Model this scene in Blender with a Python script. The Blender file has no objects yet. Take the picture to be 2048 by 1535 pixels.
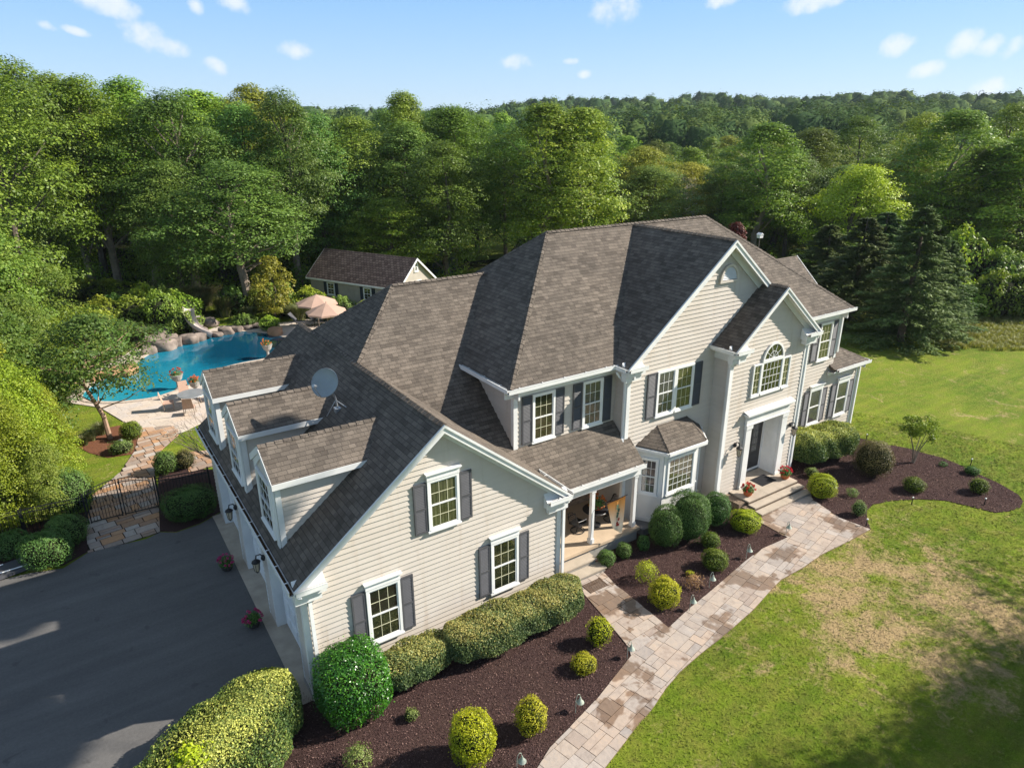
import bpy, math, random
import numpy as np
from mathutils import Vector, Matrix
rad = math.radians
random.seed(7); RNG = np.random.default_rng(11)
sc = bpy.context.scene; COL = sc.collection

# ------------------------------------------------------------------ camera
CAMP = Vector((0.099, -13.805, 13.397)); YAW = 0.58571; PITCH = -0.35773; ROLL = -0.00338; FPX = 1365.44
_f = Vector((math.sin(YAW)*math.cos(PITCH), math.cos(YAW)*math.cos(PITCH), math.sin(PITCH)))
_r = Vector((math.cos(YAW), -math.sin(YAW), 0)); _u = _r.cross(_f)
CR = _r*math.cos(ROLL) + _u*math.sin(ROLL); CU = -_r*math.sin(ROLL) + _u*math.cos(ROLL); CF = _f
cam = bpy.data.cameras.new('camera'); camo = bpy.data.objects.new('camera', cam); COL.objects.link(camo)
cam.sensor_fit = 'HORIZONTAL'; cam.sensor_width = 36; cam.lens = FPX/2048*36
cam.clip_start = 0.1; cam.clip_end = 8000
M = Matrix((CR, CU, -CF)).transposed().to_4x4(); M.translation = CAMP; camo.matrix_world = M
sc.camera = camo

def at(px, py, z=0.0):
    """real place on the level z seen at that spot of the photograph"""
    d = CF + CR*((px-1024)/FPX) - CU*((py-767.5)/FPX)
    return CAMP + d*((z-CAMP.z)/d.z)
def depth(p): return (Vector(p)-CAMP).dot(CF)
def far(px, w, z=0.0):
    d = CF + CR*((px-1024)/FPX) - CU*((211-767.5)/FPX)
    p = CAMP + d*w; p.z = z; return p
def zat(py, w):
    return CAMP.z + w*(CF.z - CU.z*((py-767.5)/FPX))

# ------------------------------------------------------------------ sky, sun
SUN_AZ = 114.5; SUN_EL = 34.0
w_ = bpy.data.worlds.new('World'); sc.world = w_; w_.use_nodes = True
nt = w_.node_tree; nt.nodes.clear()
out = nt.nodes.new('ShaderNodeOutputWorld'); bg = nt.nodes.new('ShaderNodeBackground')
sky = nt.nodes.new('ShaderNodeTexSky'); sky.sky_type = 'NISHITA'; sky.sun_disc = False
sky.sun_elevation = rad(SUN_EL); sky.sun_rotation = rad(SUN_AZ)
sky.altitude = 0; sky.air_density = 1.15; sky.dust_density = 0.25; sky.ozone_density = 2.2
bg.inputs['Strength'].default_value = 0.088
tc = nt.nodes.new('ShaderNodeTexCoord')
def dirpx(px, py):
    return (CF + CR*((px-1024)/FPX) - CU*((py-767.5)/FPX)).normalized()
# small fair-weather cumulus: each is an elliptical patch of the sky dome broken up by noise
clouds = [(148+42,-2,60,24),(245,15,36,26),(288,68,46,26),(338,92,36,20),(434,133,24,17),(588,98,34,18),(470,6,34,20),
          (1030,126,34,16),(1225,20,44,36),(1168,148,14,9),(1143,122,16,8),(1445,2,30,14),(1620,5,70,20),(1790,92,34,24),(1852,140,36,16),
          (1932,88,34,24),(1985,90,34,20),(2025,92,22,22),(1968,188,36,26),(2010,205,60,14),(95,52,18,10),(150,62,26,9),(392,10,14,18)]
prev = None
nz = nt.nodes.new('ShaderNodeTexNoise'); nz.inputs['Scale'].default_value = 34; nz.inputs['Detail'].default_value = 6; nz.inputs['Roughness'].default_value = .6
nt.links.new(tc.outputs['Generated'], nz.inputs['Vector'])
for (px, py, sx, sy) in clouds:
    c = dirpx(px, py); ax = (dirpx(px+sx, py)-c); ay = (dirpx(px, py-sy)-c)
    sub = nt.nodes.new('ShaderNodeVectorMath'); sub.operation = 'SUBTRACT'; sub.inputs[1].default_value = c
    nt.links.new(tc.outputs['Generated'], sub.inputs[0])
    comps = []
    for a in (ax, ay):
        dt = nt.nodes.new('ShaderNodeVectorMath'); dt.operation = 'DOT_PRODUCT'
        dt.inputs[1].default_value = a/(a.length_squared); nt.links.new(sub.outputs[0], dt.inputs[0])
        sq = nt.nodes.new('ShaderNodeMath'); sq.operation = 'POWER'; sq.inputs[1].default_value = 2
        ab = nt.nodes.new('ShaderNodeMath'); ab.operation = 'ABSOLUTE'
        nt.links.new(dt.outputs['Value'], ab.inputs[0]); nt.links.new(ab.outputs[0], sq.inputs[0]); comps.append(sq)
    ad = nt.nodes.new('ShaderNodeMath'); ad.operation = 'ADD'
    nt.links.new(comps[0].outputs[0], ad.inputs[0]); nt.links.new(comps[1].outputs[0], ad.inputs[1])
    if prev is None: prev = ad
    else:
        mn = nt.nodes.new('ShaderNodeMath'); mn.operation = 'SMOOTH_MIN'; mn.inputs[2].default_value = .5
        nt.links.new(prev.outputs[0], mn.inputs[0]); nt.links.new(ad.outputs[0], mn.inputs[1]); prev = mn
m1 = nt.nodes.new('ShaderNodeMath'); m1.operation = 'MULTIPLY_ADD'; m1.inputs[1].default_value = 4.2; m1.inputs[2].default_value = -1.9
nt.links.new(nz.outputs['Fac'], m1.inputs[0])
ad = nt.nodes.new('ShaderNodeMath'); ad.operation = 'ADD'; nt.links.new(prev.outputs[0], ad.inputs[0]); nt.links.new(m1.outputs[0], ad.inputs[1])
mr = nt.nodes.new('ShaderNodeMapRange'); mr.interpolation_type = 'SMOOTHSTEP'
mr.inputs['From Min'].default_value = 1.75; mr.inputs['From Max'].default_value = -.25; mr.inputs['To Min'].default_value = 0; mr.inputs['To Max'].default_value = .85
nt.links.new(ad.outputs[0], mr.inputs['Value'])
sp = nt.nodes.new('ShaderNodeSeparateXYZ'); nt.links.new(tc.outputs['Generated'], sp.inputs[0])
rp = nt.nodes.new('ShaderNodeValToRGB'); nt.links.new(sp.outputs['Z'], rp.inputs[0])
for e_, (p_, c_) in zip(rp.color_ramp.elements, ((0.0, (.43,.61,.80,1)), (.17, (.205,.43,.78,1)))): e_.position = p_; e_.color = c_
e_ = rp.color_ramp.elements.new(.38); e_.color = (.24,.36,.52,1)
e_ = rp.color_ramp.elements.new(1.0); e_.color = (.20,.24,.31,1)
gs = nt.nodes.new('ShaderNodeMix'); gs.data_type = 'RGBA'; gs.blend_type = 'MULTIPLY'; gs.inputs[0].default_value = 1; nt.links.new(rp.outputs[0], gs.inputs[6]); gs.inputs[7].default_value = (8,8,8,1)
grad = nt.nodes.new('ShaderNodeMix'); grad.data_type = 'RGBA'; grad.inputs[0].default_value = .8; nt.links.new(sky.outputs[0], grad.inputs[6]); nt.links.new(gs.outputs[2], grad.inputs[7])
mx = nt.nodes.new('ShaderNodeMix'); mx.data_type = 'RGBA'
nt.links.new(mr.outputs['Result'], mx.inputs['Factor']); nt.links.new(grad.outputs[2], mx.inputs[6]); mx.inputs[7].default_value = (5.6, 5.95, 6.7, 1)
nt.links.new(mx.outputs[2], bg.inputs['Color']); nt.links.new(bg.outputs[0], out.inputs['Surface'])

sun = bpy.data.lights.new('sun', 'SUN'); sun.energy = 4.8; sun.angle = rad(0.55); sun.color = (1, .93, .82)
suno = bpy.data.objects.new('sun', sun); COL.objects.link(suno)
sd = Vector((math.sin(rad(SUN_AZ))*math.cos(rad(SUN_EL)), math.cos(rad(SUN_AZ))*math.cos(rad(SUN_EL)), math.sin(rad(SUN_EL))))
suno.rotation_euler = sd.to_track_quat('Z', 'Y').to_euler(); suno.location = (30, -20, 40)
sc.view_settings.view_transform = 'Standard'; sc.view_settings.look = 'None'
sc.view_settings.exposure = 0.93; sc.view_settings.gamma = 1.0
sc.render.engine = 'CYCLES'
sc.cycles.max_bounces = 6; sc.cycles.diffuse_bounces = 3; sc.cycles.glossy_bounces = 3; sc.cycles.transmission_bounces = 3; sc.cycles.transparent_max_bounces = 4

# ------------------------------------------------------------------ materials
class NT:
    def __init__(s, name):
        s.m = bpy.data.materials.new(name); s.m.use_nodes = True; s.t = s.m.node_tree; s.t.nodes.clear()
        s.o = s.t.nodes.new('ShaderNodeOutputMaterial')
    def n(s, typ, **kw):
        nd = s.t.nodes.new('ShaderNode'+typ)
        for k, v in kw.items():
            if k.startswith('_'): setattr(nd, k[1:], v)
            else:
                key = k.replace('__', ' ')
                if key not in nd.inputs: raise KeyError(typ+key)
                if hasattr(v, 'is_output'): s.t.links.new(v, nd.inputs[key])
                else: nd.inputs[key].default_value = v
        return nd
    def link(s, a, b): s.t.links.new(a, b)
    def math(s, op, a, b=None, c=None):
        nd = s.t.nodes.new('ShaderNodeMath'); nd.operation = op
        for i, v in enumerate((a, b, c)):
            if v is None: continue
            if hasattr(v, 'is_output'): s.link(v, nd.inputs[i])
            else: nd.inputs[i].default_value = v
        return nd.outputs[0]
    def mix(s, f, a, b, blend='MIX'):
        nd = s.t.nodes.new('ShaderNodeMix'); nd.data_type = 'RGBA'; nd.blend_type = blend
        for k, v in ((0, f), (6, a), (7, b)):
            if hasattr(v, 'is_output'): s.link(v, nd.inputs[k])
            else: nd.inputs[k].default_value = v if k == 0 else (v if len(v) == 4 else (*v, 1))
        return nd.outputs[2]
    def ramp(s, fac, stops, interp='LINEAR'):
        nd = s.t.nodes.new('ShaderNodeValToRGB'); cr = nd.color_ramp; cr.interpolation = interp
        while len(cr.elements) < len(stops): cr.elements.new(.5)
        for e, (p, c) in zip(cr.elements, stops): e.position = p; e.color = (*c, 1) if len(c) == 3 else c
        s.link(fac, nd.inputs[0]); return nd.outputs[0]
    def noise(s, scale, detail=4, rough=.55, vec=None, dist=0):
        nd = s.n('TexNoise', Scale=scale, Detail=detail, Roughness=rough, Distortion=dist)
        if vec is not None: s.link(vec, nd.inputs['Vector'])
        return nd.outputs['Fac']
    def bump(s, h, strength=.5, dist=.02):
        return s.n('Bump', Height=h, Strength=strength, Distance=dist).outputs[0]
    def princ(s, color, rough=.7, spec=.3, normal=None, metal=0.):
        nd = s.t.nodes.new('ShaderNodeBsdfPrincipled')
        for k, v in (('Base Color', color), ('Roughness', rough), ('Specular IOR Level', spec), ('Metallic', metal), ('Normal', normal)):
            if v is None: continue
            if hasattr(v, 'is_output'): s.link(v, nd.inputs[k])
            else: nd.inputs[k].default_value = (*v, 1) if (k == 'Base Color' and len(v) == 3) else v
        return nd
    def done(s, sh): s.link(sh.outputs[0] if hasattr(sh, 'outputs') else sh, s.o.inputs['Surface']); return s.m
    def obj(s): return s.t.nodes.new('ShaderNodeTexCoord').outputs['Object']
    def pos(s): return s.t.nodes.new('ShaderNodeNewGeometry').outputs['Position']
    def uv(s): return s.t.nodes.new('ShaderNodeTexCoord').outputs['UV']
    def attr(s, name, out='Fac'):
        nd = s.t.nodes.new('ShaderNodeAttribute'); nd.attribute_name = name; return nd.outputs[out]

def plain(name, col, rough=.6, spec=.3, var=.12, scale=3., bump=0., metal=0., bscale=40):
    t = NT(name); p = t.pos()
    n1 = t.noise(scale, 5, .6, p); lo = tuple(c*(1-var) for c in col); hi = tuple(min(1, c*(1+var)) for c in col)
    c = t.ramp(n1, [(.3, lo), (.7, hi)])
    nrm = t.bump(t.noise(bscale, 3, .6, p), bump, .01) if bump else None
    return t.done(t.princ(c, rough, spec, nrm, metal))

def mat_roof():
    t = NT('asphalt_shingle'); uv = t.uv()
    mp = t.n('Mapping'); t.link(uv, mp.inputs['Vector'])
    def brick(w, h, off, c1, c2, sq, seedoff):
        m = t.n('Mapping'); t.link(uv, m.inputs['Vector']); m.inputs['Location'].default_value = (seedoff, 0, 0)
        b = t.n('TexBrick', Scale=1.0); b.offset = off; b.squash = sq; b.squash_frequency = 3; b.offset_frequency = 2
        b.inputs['Brick Width'].default_value = w; b.inputs['Row Height'].default_value = h
        b.inputs['Mortar Size'].default_value = .006; b.inputs['Mortar Smooth'].default_value = .35; b.inputs['Bias'].default_value = 0
        b.inputs['Color1'].default_value = (*c1, 1); b.inputs['Color2'].default_value = (*c2, 1); b.inputs['Mortar'].default_value = (.035, .031, .028, 1)
        t.link(m.outputs[0], b.inputs['Vector']); return b
    b1 = brick(.23, .132, .45, (.086, .072, .060), (.190, .159, .131), .8, 0)
    b2 = brick(.31, .132, .63, (.080, .067, .056), (.180, .151, .125), 1.25, 5.3)
    c = t.mix(t.math('MULTIPLY', t.noise(3.5, 2, .5, uv), .9), b1.outputs['Color'], b2.outputs['Color'])
    big = t.noise(.45, 3, .6, t.pos())
    c = t.mix(1, c, t.ramp(big, [(.3, (.82, .82, .82)), (.7, (1.12, 1.1, 1.08))]), 'MULTIPLY')
    gr = t.noise(170, 2, .7, t.pos())
    c = t.mix(.35, c, t.mix(1, c, t.ramp(gr, [(.3, (.45, .45, .45)), (.7, (1.6, 1.6, 1.6))]), 'MULTIPLY'))
    h = t.math('SUBTRACT', 1, b1.outputs['Fac']); h2 = t.math('SUBTRACT', 1, b2.outputs['Fac'])
    sep = t.n('SeparateXYZ'); t.link(uv, sep.inputs[0])
    saw = t.math('FRACT', t.math('DIVIDE', sep.outputs['Y'], .132))
    hh = t.math('ADD', t.math('MULTIPLY', t.math('SUBTRACT', 1, saw), .9), t.math('MULTIPLY', t.math('ADD', h, h2), .3))
    nrm = t.bump(t.math('ADD', hh, t.math('MULTIPLY', gr, .25)), .8, .012)
    return t.done(t.princ(c, .88, .18, nrm))
ROOF = mat_roof()
def mat_siding(name, col):
    t = NT(name); p = t.pos()
    sep = t.n('SeparateXYZ'); t.link(p, sep.inputs[0])
    mp = t.n('Mapping'); t.link(p, mp.inputs['Vector']); mp.inputs['Scale'].default_value = (.5, .5, 6)
    n1 = t.noise(1.2, 4, .6, mp.outputs[0]); n2 = t.noise(.9, 5, .65, p)
    c = t.ramp(n1, [(.25, tuple(x*.94 for x in col)), (.75, tuple(min(1, x*1.05) for x in col))])
    c = t.mix(t.math('MULTIPLY', t.ramp(n2, [(.5, (0, 0, 0)), (.75, (1, 1, 1))]), .28), c, (.40, .33, .25))
    ms = t.n('Mapping'); t.link(p, ms.inputs['Vector']); ms.inputs['Scale'].default_value = (2.2, 2.2, .22)
    c = t.mix(t.math('MULTIPLY', t.ramp(t.noise(1.6, 4, .6, ms.outputs[0]), [(.55, (0,0,0)), (.72, (1,1,1))]), .30), c, (.36, .26, .17))
    return t.done(t.princ(c, .55, .3, t.bump(t.noise(25, 2, .5, mp.outputs[0]), .12, .004)))
SIDING = mat_siding('vinyl_siding', (.565, .508, .45))
WHITE = plain('white_trim', (.72, .72, .705), .5, .3, .09, 1.6)
WHITE2 = plain('white_vinyl', (.80, .80, .79), .35, .4, .04, 3)
SHUT = plain('charcoal_shutter', (.085, .085, .093), .55, .3, .10, 5)
DOORM = plain('dark_painted_door', (.03, .03, .034), .35, .45, .1, 5)
BLACK = plain('black_metal', (.018, .018, .020), .45, .4, .2, 6)
SCREEN = plain('insect_screen', (.16, .16, .165), .8, .1, .08, 3)
CONC = plain('concrete', (.40, .34, .27), .85, .2, .16, 2.2, .3)
STUCCO = plain('foundation', (.30, .28, .25), .9, .15, .12, 2, .4)
GALV = plain('galvanised_metal', (.46, .47, .48), .4, .5, .12, 4, 0, .6)
DEBRIS = plain('leaf_litter', (.06, .035, .018), .9, .1, .6, 25, .5)

def mat_glass(name, dark, curtain=None):
    t = NT(name); p = t.pos()
    n = t.noise(1.1, 3, .6, p)
    c = t.ramp(n, [(.35, tuple(x*.5 for x in dark)), (.65, tuple(x*1.5 for x in dark))])
    if curtain:
        sep = t.n('SeparateXYZ'); t.link(p, sep.inputs[0])
        wv = t.math('SINE', t.math('MULTIPLY', t.math('ADD', sep.outputs['X'], t.math('MULTIPLY', sep.outputs['Y'], .7)), 62))
        f = t.math('MULTIPLY_ADD', wv, .25, .55); f = t.math('MULTIPLY', f, t.ramp(t.noise(1.7, 2, .5, p), [(.3, (.35,)*3), (.6, (1,)*3)]))
        c = t.mix(f, c, curtain)
    nrm = t.bump(t.noise(1.6, 2, .5, p), .06, .05)
    b = t.princ(c, .03, .9, nrm); b.inputs['IOR'].default_value = 1.6; b.inputs['Coat Weight'].default_value = .5; b.inputs['Coat Roughness'].default_value = .02
    return t.done(b)
GLASS = mat_glass('window_glass', (.022, .026, .014))
GLASSC = mat_glass('curtained_glass', (.026, .030, .017), (.13, .13, .07))
GLASSG = mat_glass('screened_glass', (.055, .057, .060), (.10, .10, .10))

# ------------------------------------------------------------------ mesh helpers
ORG = {}
class MB:
    def __init__(s): s.v = []; s.f = []; s.uv = []
    def face(s, pts, uv=None):
        b = len(s.v); s.v += [tuple(p) for p in pts]; s.f.append(tuple(range(b, b+len(pts)))); s.uv += (uv if uv else [(p[0], p[1]) for p in pts]); return s
    def box(s, x0, x1, y0, y1, z0, z1, M=None):
        c = [(x0,y0,z0),(x1,y0,z0),(x1,y1,z0),(x0,y1,z0),(x0,y0,z1),(x1,y0,z1),(x1,y1,z1),(x0,y1,z1)]
        if M is not None: c = [M @ Vector(p) for p in c]
        for q in ((0,3,2,1),(4,5,6,7),(0,1,5,4),(1,2,6,5),(2,3,7,6),(3,0,4,7)): s.face([c[i] for i in q])
        return s
    def beam(s, a, b, w, h, up=(0,0,1), off=0.):
        """bar from a to b, w across, h along 'up'"""
        a = Vector(a); b = Vector(b); d = (b-a); L = d.length; d.normalize(); up = Vector(up)
        sd_ = d.cross(up)
        if sd_.length < 1e-4: sd_ = d.cross(Vector((1,0,0)))
        sd_.normalize(); u2 = sd_.cross(d)
        Mx = Matrix((sd_, d, u2)).transposed().to_4x4(); Mx.translation = a
        return s.box(-w/2, w/2, 0, L, -h/2+off, h/2+off, Mx)
    def poly(s, pts, t=None, vec=None):
        """flat polygon, extruded by vec"""
        pts = [Vector(p) for p in pts]; s.face(pts)
        if vec is not None:
            vec = Vector(vec); q = [p+vec for p in pts]; s.face(q[::-1]); n = len(pts)
            for i in range(n): j = (i+1) % n; s.face([pts[j], pts[i], q[i], q[j]])
        return s
    def tube(s, pts, r, n=8, cap=True):
        pts = [Vector(p) for p in pts]; rs = r if isinstance(r, (list, tuple)) else [r]*len(pts); rings = []
        pr = None
        for i, p in enumerate(pts):
            d = (pts[min(i+1, len(pts)-1)]-pts[max(i-1, 0)]).normalized()
            if pr is None: pr = d.orthogonal().normalized()
            a = (pr - d*pr.dot(d))
            if a.length < 1e-4: a = d.orthogonal()
            a.normalize(); pr = a; b = d.cross(a)
            rings.append([p + (a*math.cos(k*2*math.pi/n)+b*math.sin(k*2*math.pi/n))*rs[i] for k in range(n)])
        base = len(s.v)
        for rg in rings: s.v += [tuple(q) for q in rg]
        for i in range(len(rings)-1):
            for k in range(n):
                k2 = (k+1) % n; f = (base+i*n+k, base+i*n+k2, base+(i+1)*n+k2, base+(i+1)*n+k); s.f.append(f); s.uv += [(s.v[q][0], s.v[q][2]) for q in f]
        if cap:
            for f in (tuple(base+k for k in range(n))[::-1], tuple(base+(len(rings)-1)*n+k for k in range(n))): s.f.append(f); s.uv += [(0, 0)]*n
        return s
    def lathe(s, c, prof, n=16):
        """prof: list of (radius, z)"""
        c = Vector(c); base = len(s.v)
        for (r, z) in prof: s.v += [(c.x+r*math.cos(k*2*math.pi/n), c.y+r*math.sin(k*2*math.pi/n), c.z+z) for k in range(n)]
        for i in range(len(prof)-1):
            for k in range(n):
                k2 = (k+1) % n; f = (base+i*n+k, base+i*n+k2, base+(i+1)*n+k2, base+(i+1)*n+k); s.f.append(f); s.uv += [(0, 0)]*4
        s.f.append(tuple(base+k for k in range(n))[::-1]); s.uv += [(0, 0)]*n
        s.f.append(tuple(base+(len(prof)-1)*n+k for k in range(n))); s.uv += [(0, 0)]*n
        return s
    def ball(s, c, r, n=10, m=7, jit=0, seed=0):
        rr = random.Random(seed); c = Vector(c); r = Vector(r) if not isinstance(r, (int, float)) else Vector((r, r, r)); base = len(s.v)
        for i in range(m+1):
            th = math.pi*i/m
            for k in range(n):
                ph = 2*math.pi*k/n; j = 1+rr.uniform(-jit, jit)
                s.v.append((c.x+r.x*j*math.sin(th)*math.cos(ph), c.y+r.y*j*math.sin(th)*math.sin(ph), c.z+r.z*j*math.cos(th)))
        for i in range(m):
            for k in range(n):
                k2 = (k+1) % n; f = (base+i*n+k, base+(i+1)*n+k, base+(i+1)*n+k2, base+i*n+k2); s.f.append(f); s.uv += [(0, 0)]*4
        return s
    def build(s, name, mat, parent=None, smooth=False, origin=None, bevel=0):
        org = ORG.get(parent.name, Vector()) if parent else (Vector(origin) if origin is not None else Vector())
        me = bpy.data.meshes.new(name); me.from_pydata([tuple(Vector(p)-org) for p in s.v], [], s.f)
        ul = me.uv_layers.new(name='UVMap'); ul.data.foreach_set('uv', [c for q in s.uv for c in q[:2]])
        if mat: me.materials.append(mat)
        if smooth: me.polygons.foreach_set('use_smooth', [True]*len(me.polygons))
        me.update()
        o = bpy.data.objects.new(name, me); COL.objects.link(o)
        if parent: o.parent = parent
        else: o.location = org
        ORG[o.name] = org
        if bevel:
            b = o.modifiers.new('bevel', 'BEVEL'); b.width = bevel; b.segments = 2; b.limit_method = 'ANGLE'
        return o

def tag(o, label=None, cat=None, group=None, kind=None):
    if label: o['label'] = label
    if cat: o['category'] = cat
    if group: o['group'] = group
    if kind: o['kind'] = kind
    return o
def thing(name, label, cat, loc=(0,0,0), group=None):
    o = bpy.data.objects.new(name, None); COL.objects.link(o); o.location = loc; o.empty_display_size = .3
    ORG[o.name] = Vector(loc); return tag(o, label, cat, group)
def copy_tree(o, loc=None, rz=None, scale=None, label=None, parent=None):
    c = o.copy(); COL.objects.link(c); c.parent = parent
    for ch in list(o.children): copy_tree(ch, parent=c)
    if loc is not None: c.location = loc
    if rz is not None: c.rotation_euler = (0, 0, rz)
    if scale is not None: c.scale = scale if hasattr(scale, '__len__') else (scale,)*3
    if label: c['label'] = label
    return c
def meshfrom(name, V, F, mat, attrs=None, smooth=False):
    """numpy mesh: V (n,3), F (m,k)"""
    V = np.asarray(V, np.float32); F = np.asarray(F, np.int32); m, k = F.shape
    me = bpy.data.meshes.new(name); me.vertices.add(len(V)); me.vertices.foreach_set('co', V.ravel())
    me.loops.add(m*k); me.loops.foreach_set('vertex_index', F.ravel())
    me.polygons.add(m); me.polygons.foreach_set('loop_start', np.arange(0, m*k, k, dtype=np.int32))
    try: me.polygons.foreach_set('loop_total', np.full(m, k, np.int32))
    except Exception: pass
    me.update(calc_edges=True)
    if smooth: me.polygons.foreach_set('use_smooth', np.ones(m, bool))
    for nm, arr in (attrs or {}).items():
        a = me.attributes.new(nm, 'FLOAT', 'FACE'); a.data.foreach_set('value', np.asarray(arr, np.float32))
    if mat: me.materials.append(mat)
    return me
def linkmesh(name, me, parent=None, loc=None):
    o = bpy.data.objects.new(name, me); COL.objects.link(o)
    if parent: o.parent = parent
    if loc is not None: o.location = loc
    ORG[o.name] = ORG.get(parent.name, Vector()) if parent else Vector(loc or (0,0,0))
    return o

def clip(poly, a, b, c):
    """keep a*x+b*y+c>=0 of a 2-D polygon"""
    o = []; n = len(poly)
    for i in range(n):
        p = poly[i]; q = poly[(i+1) % n]; dp = a*p[0]+b*p[1]+c; dq = a*q[0]+b*q[1]+c
        if dp >= 0: o.append(p)
        if (dp >= 0) != (dq >= 0):
            t = dp/(dp-dq); o.append((p[0]+(q[0]-p[0])*t, p[1]+(q[1]-p[1])*t))
    return o
LAP = .15
def siding(mb, P0, U, N, poly, lap=LAP):
    """lapped boards over a convex (u,z) outline; P0 plane point (z ignored), U along, N outward"""
    P0 = Vector((P0[0], P0[1], 0)); U = Vector(U); N = Vector(N); Z = Vector((0,0,1))
    z0 = min(p[1] for p in poly); z1 = max(p[1] for p in poly); k0 = math.floor(z0/lap); k1 = math.ceil(z1/lap)
    for k in range(k0, k1):
        a = k*lap; b = a+lap; q = clip(clip(poly, 0, 1, -a), 0, -1, b)
        if len(q) < 3: continue
        dd = lambda z: .028*(1-(z-a)/lap)+.004
        P = [P0+U*u+Z*z+N*dd(z) for (u, z) in q]; mb.face(P)
        zl = min(p[1] for p in q); us = [p[0] for p in q if p[1] < zl+1e-4]
        if len(us) >= 2:
            u0, u1 = min(us), max(us); mb.face([P0+U*u0+Z*zl, P0+U*u1+Z*zl, P0+U*u1+Z*zl+N*dd(zl), P0+U*u0+Z*zl+N*dd(zl)])
def slope(mb, pts, th=.10):
    """roof plane with thickness, uv in metres: u along the courses, v up the slope"""
    P = [Vector(p) for p in pts]; n = Vector((0,0,0))
    for i in range(len(P)): n += P[i].cross(P[(i+1) % len(P)])
    n.normalize()
    if n.z < 0: P = P[::-1]; n = -n
    h = Vector((0,0,1)).cross(n).normalized(); up = n.cross(h)
    mb.face(P, [(p.dot(h), p.dot(up)) for p in P])
    Q = [p-Vector((0,0,th)) for p in P]; mb.face(Q[::-1])
    for i in range(len(P)): j = (i+1) % len(P); mb.face([P[j], P[i], Q[i], Q[j]], [(0, .02)]*4)
def caps(mb, a, b, r=.11, h=.022, step=.2):
    """ridge or hip cap shingles: short overlapping folded tabs"""
    a = Vector(a); b = Vector(b); d = b-a; L = d.length; d.normalize(); sd_ = d.cross(Vector((0,0,1))).normalized(); up = sd_.cross(d)
    n = max(1, int(L/step))
    for i in range(n):
        p = a+d*(L*i/n); q = a+d*(L*(i+1)/n+.03); lo = h*.6; hi = h*1.5
        dn = .62*r
        l0 = p-sd_*r-up*(dn-hi); m0 = p+up*hi; r0 = p+sd_*r-up*(dn-hi); l1 = q-sd_*r-up*(dn-lo); m1_ = q+up*lo; r1 = q+sd_*r-up*(dn-lo)
        o = random.uniform(0, 40); vv = .02+random.randint(0, 30)*.125
        mb.face([l0, m0, m1_, l1], [(o, vv), (o, vv+.1), (o+.19, vv+.1), (o+.19, vv)])
        mb.face([m0, r0, r1, m1_], [(o, vv+.1), (o, vv), (o+.19, vv), (o+.19, vv+.1)])
        mb.face([l0, p-up*.03, m0]); mb.face([m0, p-up*.03, r0])
# ================================================================== the house
H = thing('suburban_house', 'large two storey beige sided house with brown shingle roofs, white trim and attached garage', 'house', (8, 4, 0))
MUNT = plain('cream_grid', (.62, .60, .42), .5, .3, .05, 3)
def frame_m(O, U, N):
    U = Vector(U); N = Vector(N); Mx = Matrix((U, N, Vector((0,0,1)))).transposed().to_4x4(); Mx.translation = Vector(O); return Mx
def bars(mb, Mx, w0, w1, z0, z1, n0, n1, t):
    mb.box(w0, w1, n0, n1, z1-t, z1, Mx); mb.box(w0, w1, n0, n1, z0, z0+t, Mx)
    mb.box(w0, w0+t, n0, n1, z0+t, z1-t, Mx); mb.box(w1-t, w1, n0, n1, z0+t, z1-t, Mx)
def window(O, U, N, w, h, pane=None, cols=3, rows=2, header=False, double=True, case=.07, parent=None, munt=None, sill=True):
    parent = parent or H; Mx = frame_m(O, U, N); pane = pane or GLASS
    mb = MB(); bars(mb, Mx, 0, w, 0, h, .003, .062, case)
    wo = mb.build('window', WHITE2, parent)
    if sill: MB().box(-.03, w+.03, .003, .085, -.035, .012, Mx).box(case*.6, w-case*.6, .064, .078, .012, .05, Mx).build('sill', WHITE2, wo)
    if header: MB().box(-.01, w+.01, .004, .075, h+.0015, h+.17, Mx).box(-.05, w+.05, .004, .13, h+.172, h+.21, Mx).box(-.03, w+.03, .004, .10, h+.14, h+.1705, Mx).build('header', WHITE2, wo)
    i = case; mid = h*.5
    s = MB()
    if double: bars(s, Mx, i, w-i, mid-.016, h-i, .022, .040, .034); bars(s, Mx, i, w-i, i, mid+.018, .036, .052, .036)
    else: bars(s, Mx, i, w-i, i, h-i, .022, .045, .03)
    s.build('sash', WHITE2, wo)
    g = MB(); m = MB()
    spans = [(mid+.018, h-i-.034, .026, .030), (i+.036, mid-.018, .040, .044)] if double else [(i+.03, h-i-.03, .030, .034)]
    for (a, b, n0, n1) in spans:
        g.face([Mx @ Vector(q) for q in ((i+.03, n0-.004, a-.02), (w-i-.03, n0-.004, a-.02), (w-i-.03, n0-.004, b+.02), (i+.03, n0-.004, b+.02))])
        x0, x1 = i+.034, w-i-.034
        for k in range(1, cols): x = x0+(x1-x0)*k/cols; m.box(x-.0065, x+.0065, n0-.003, n1, a, b, Mx)
        for k in range(1, rows): z = a+(b-a)*k/rows; m.box(x0, x1, n0-.003, n1+.001, z-.0065, z+.0065, Mx)
    g.build('pane', pane, wo); m.build('grid', munt or MUNT, wo)
    return wo
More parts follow.
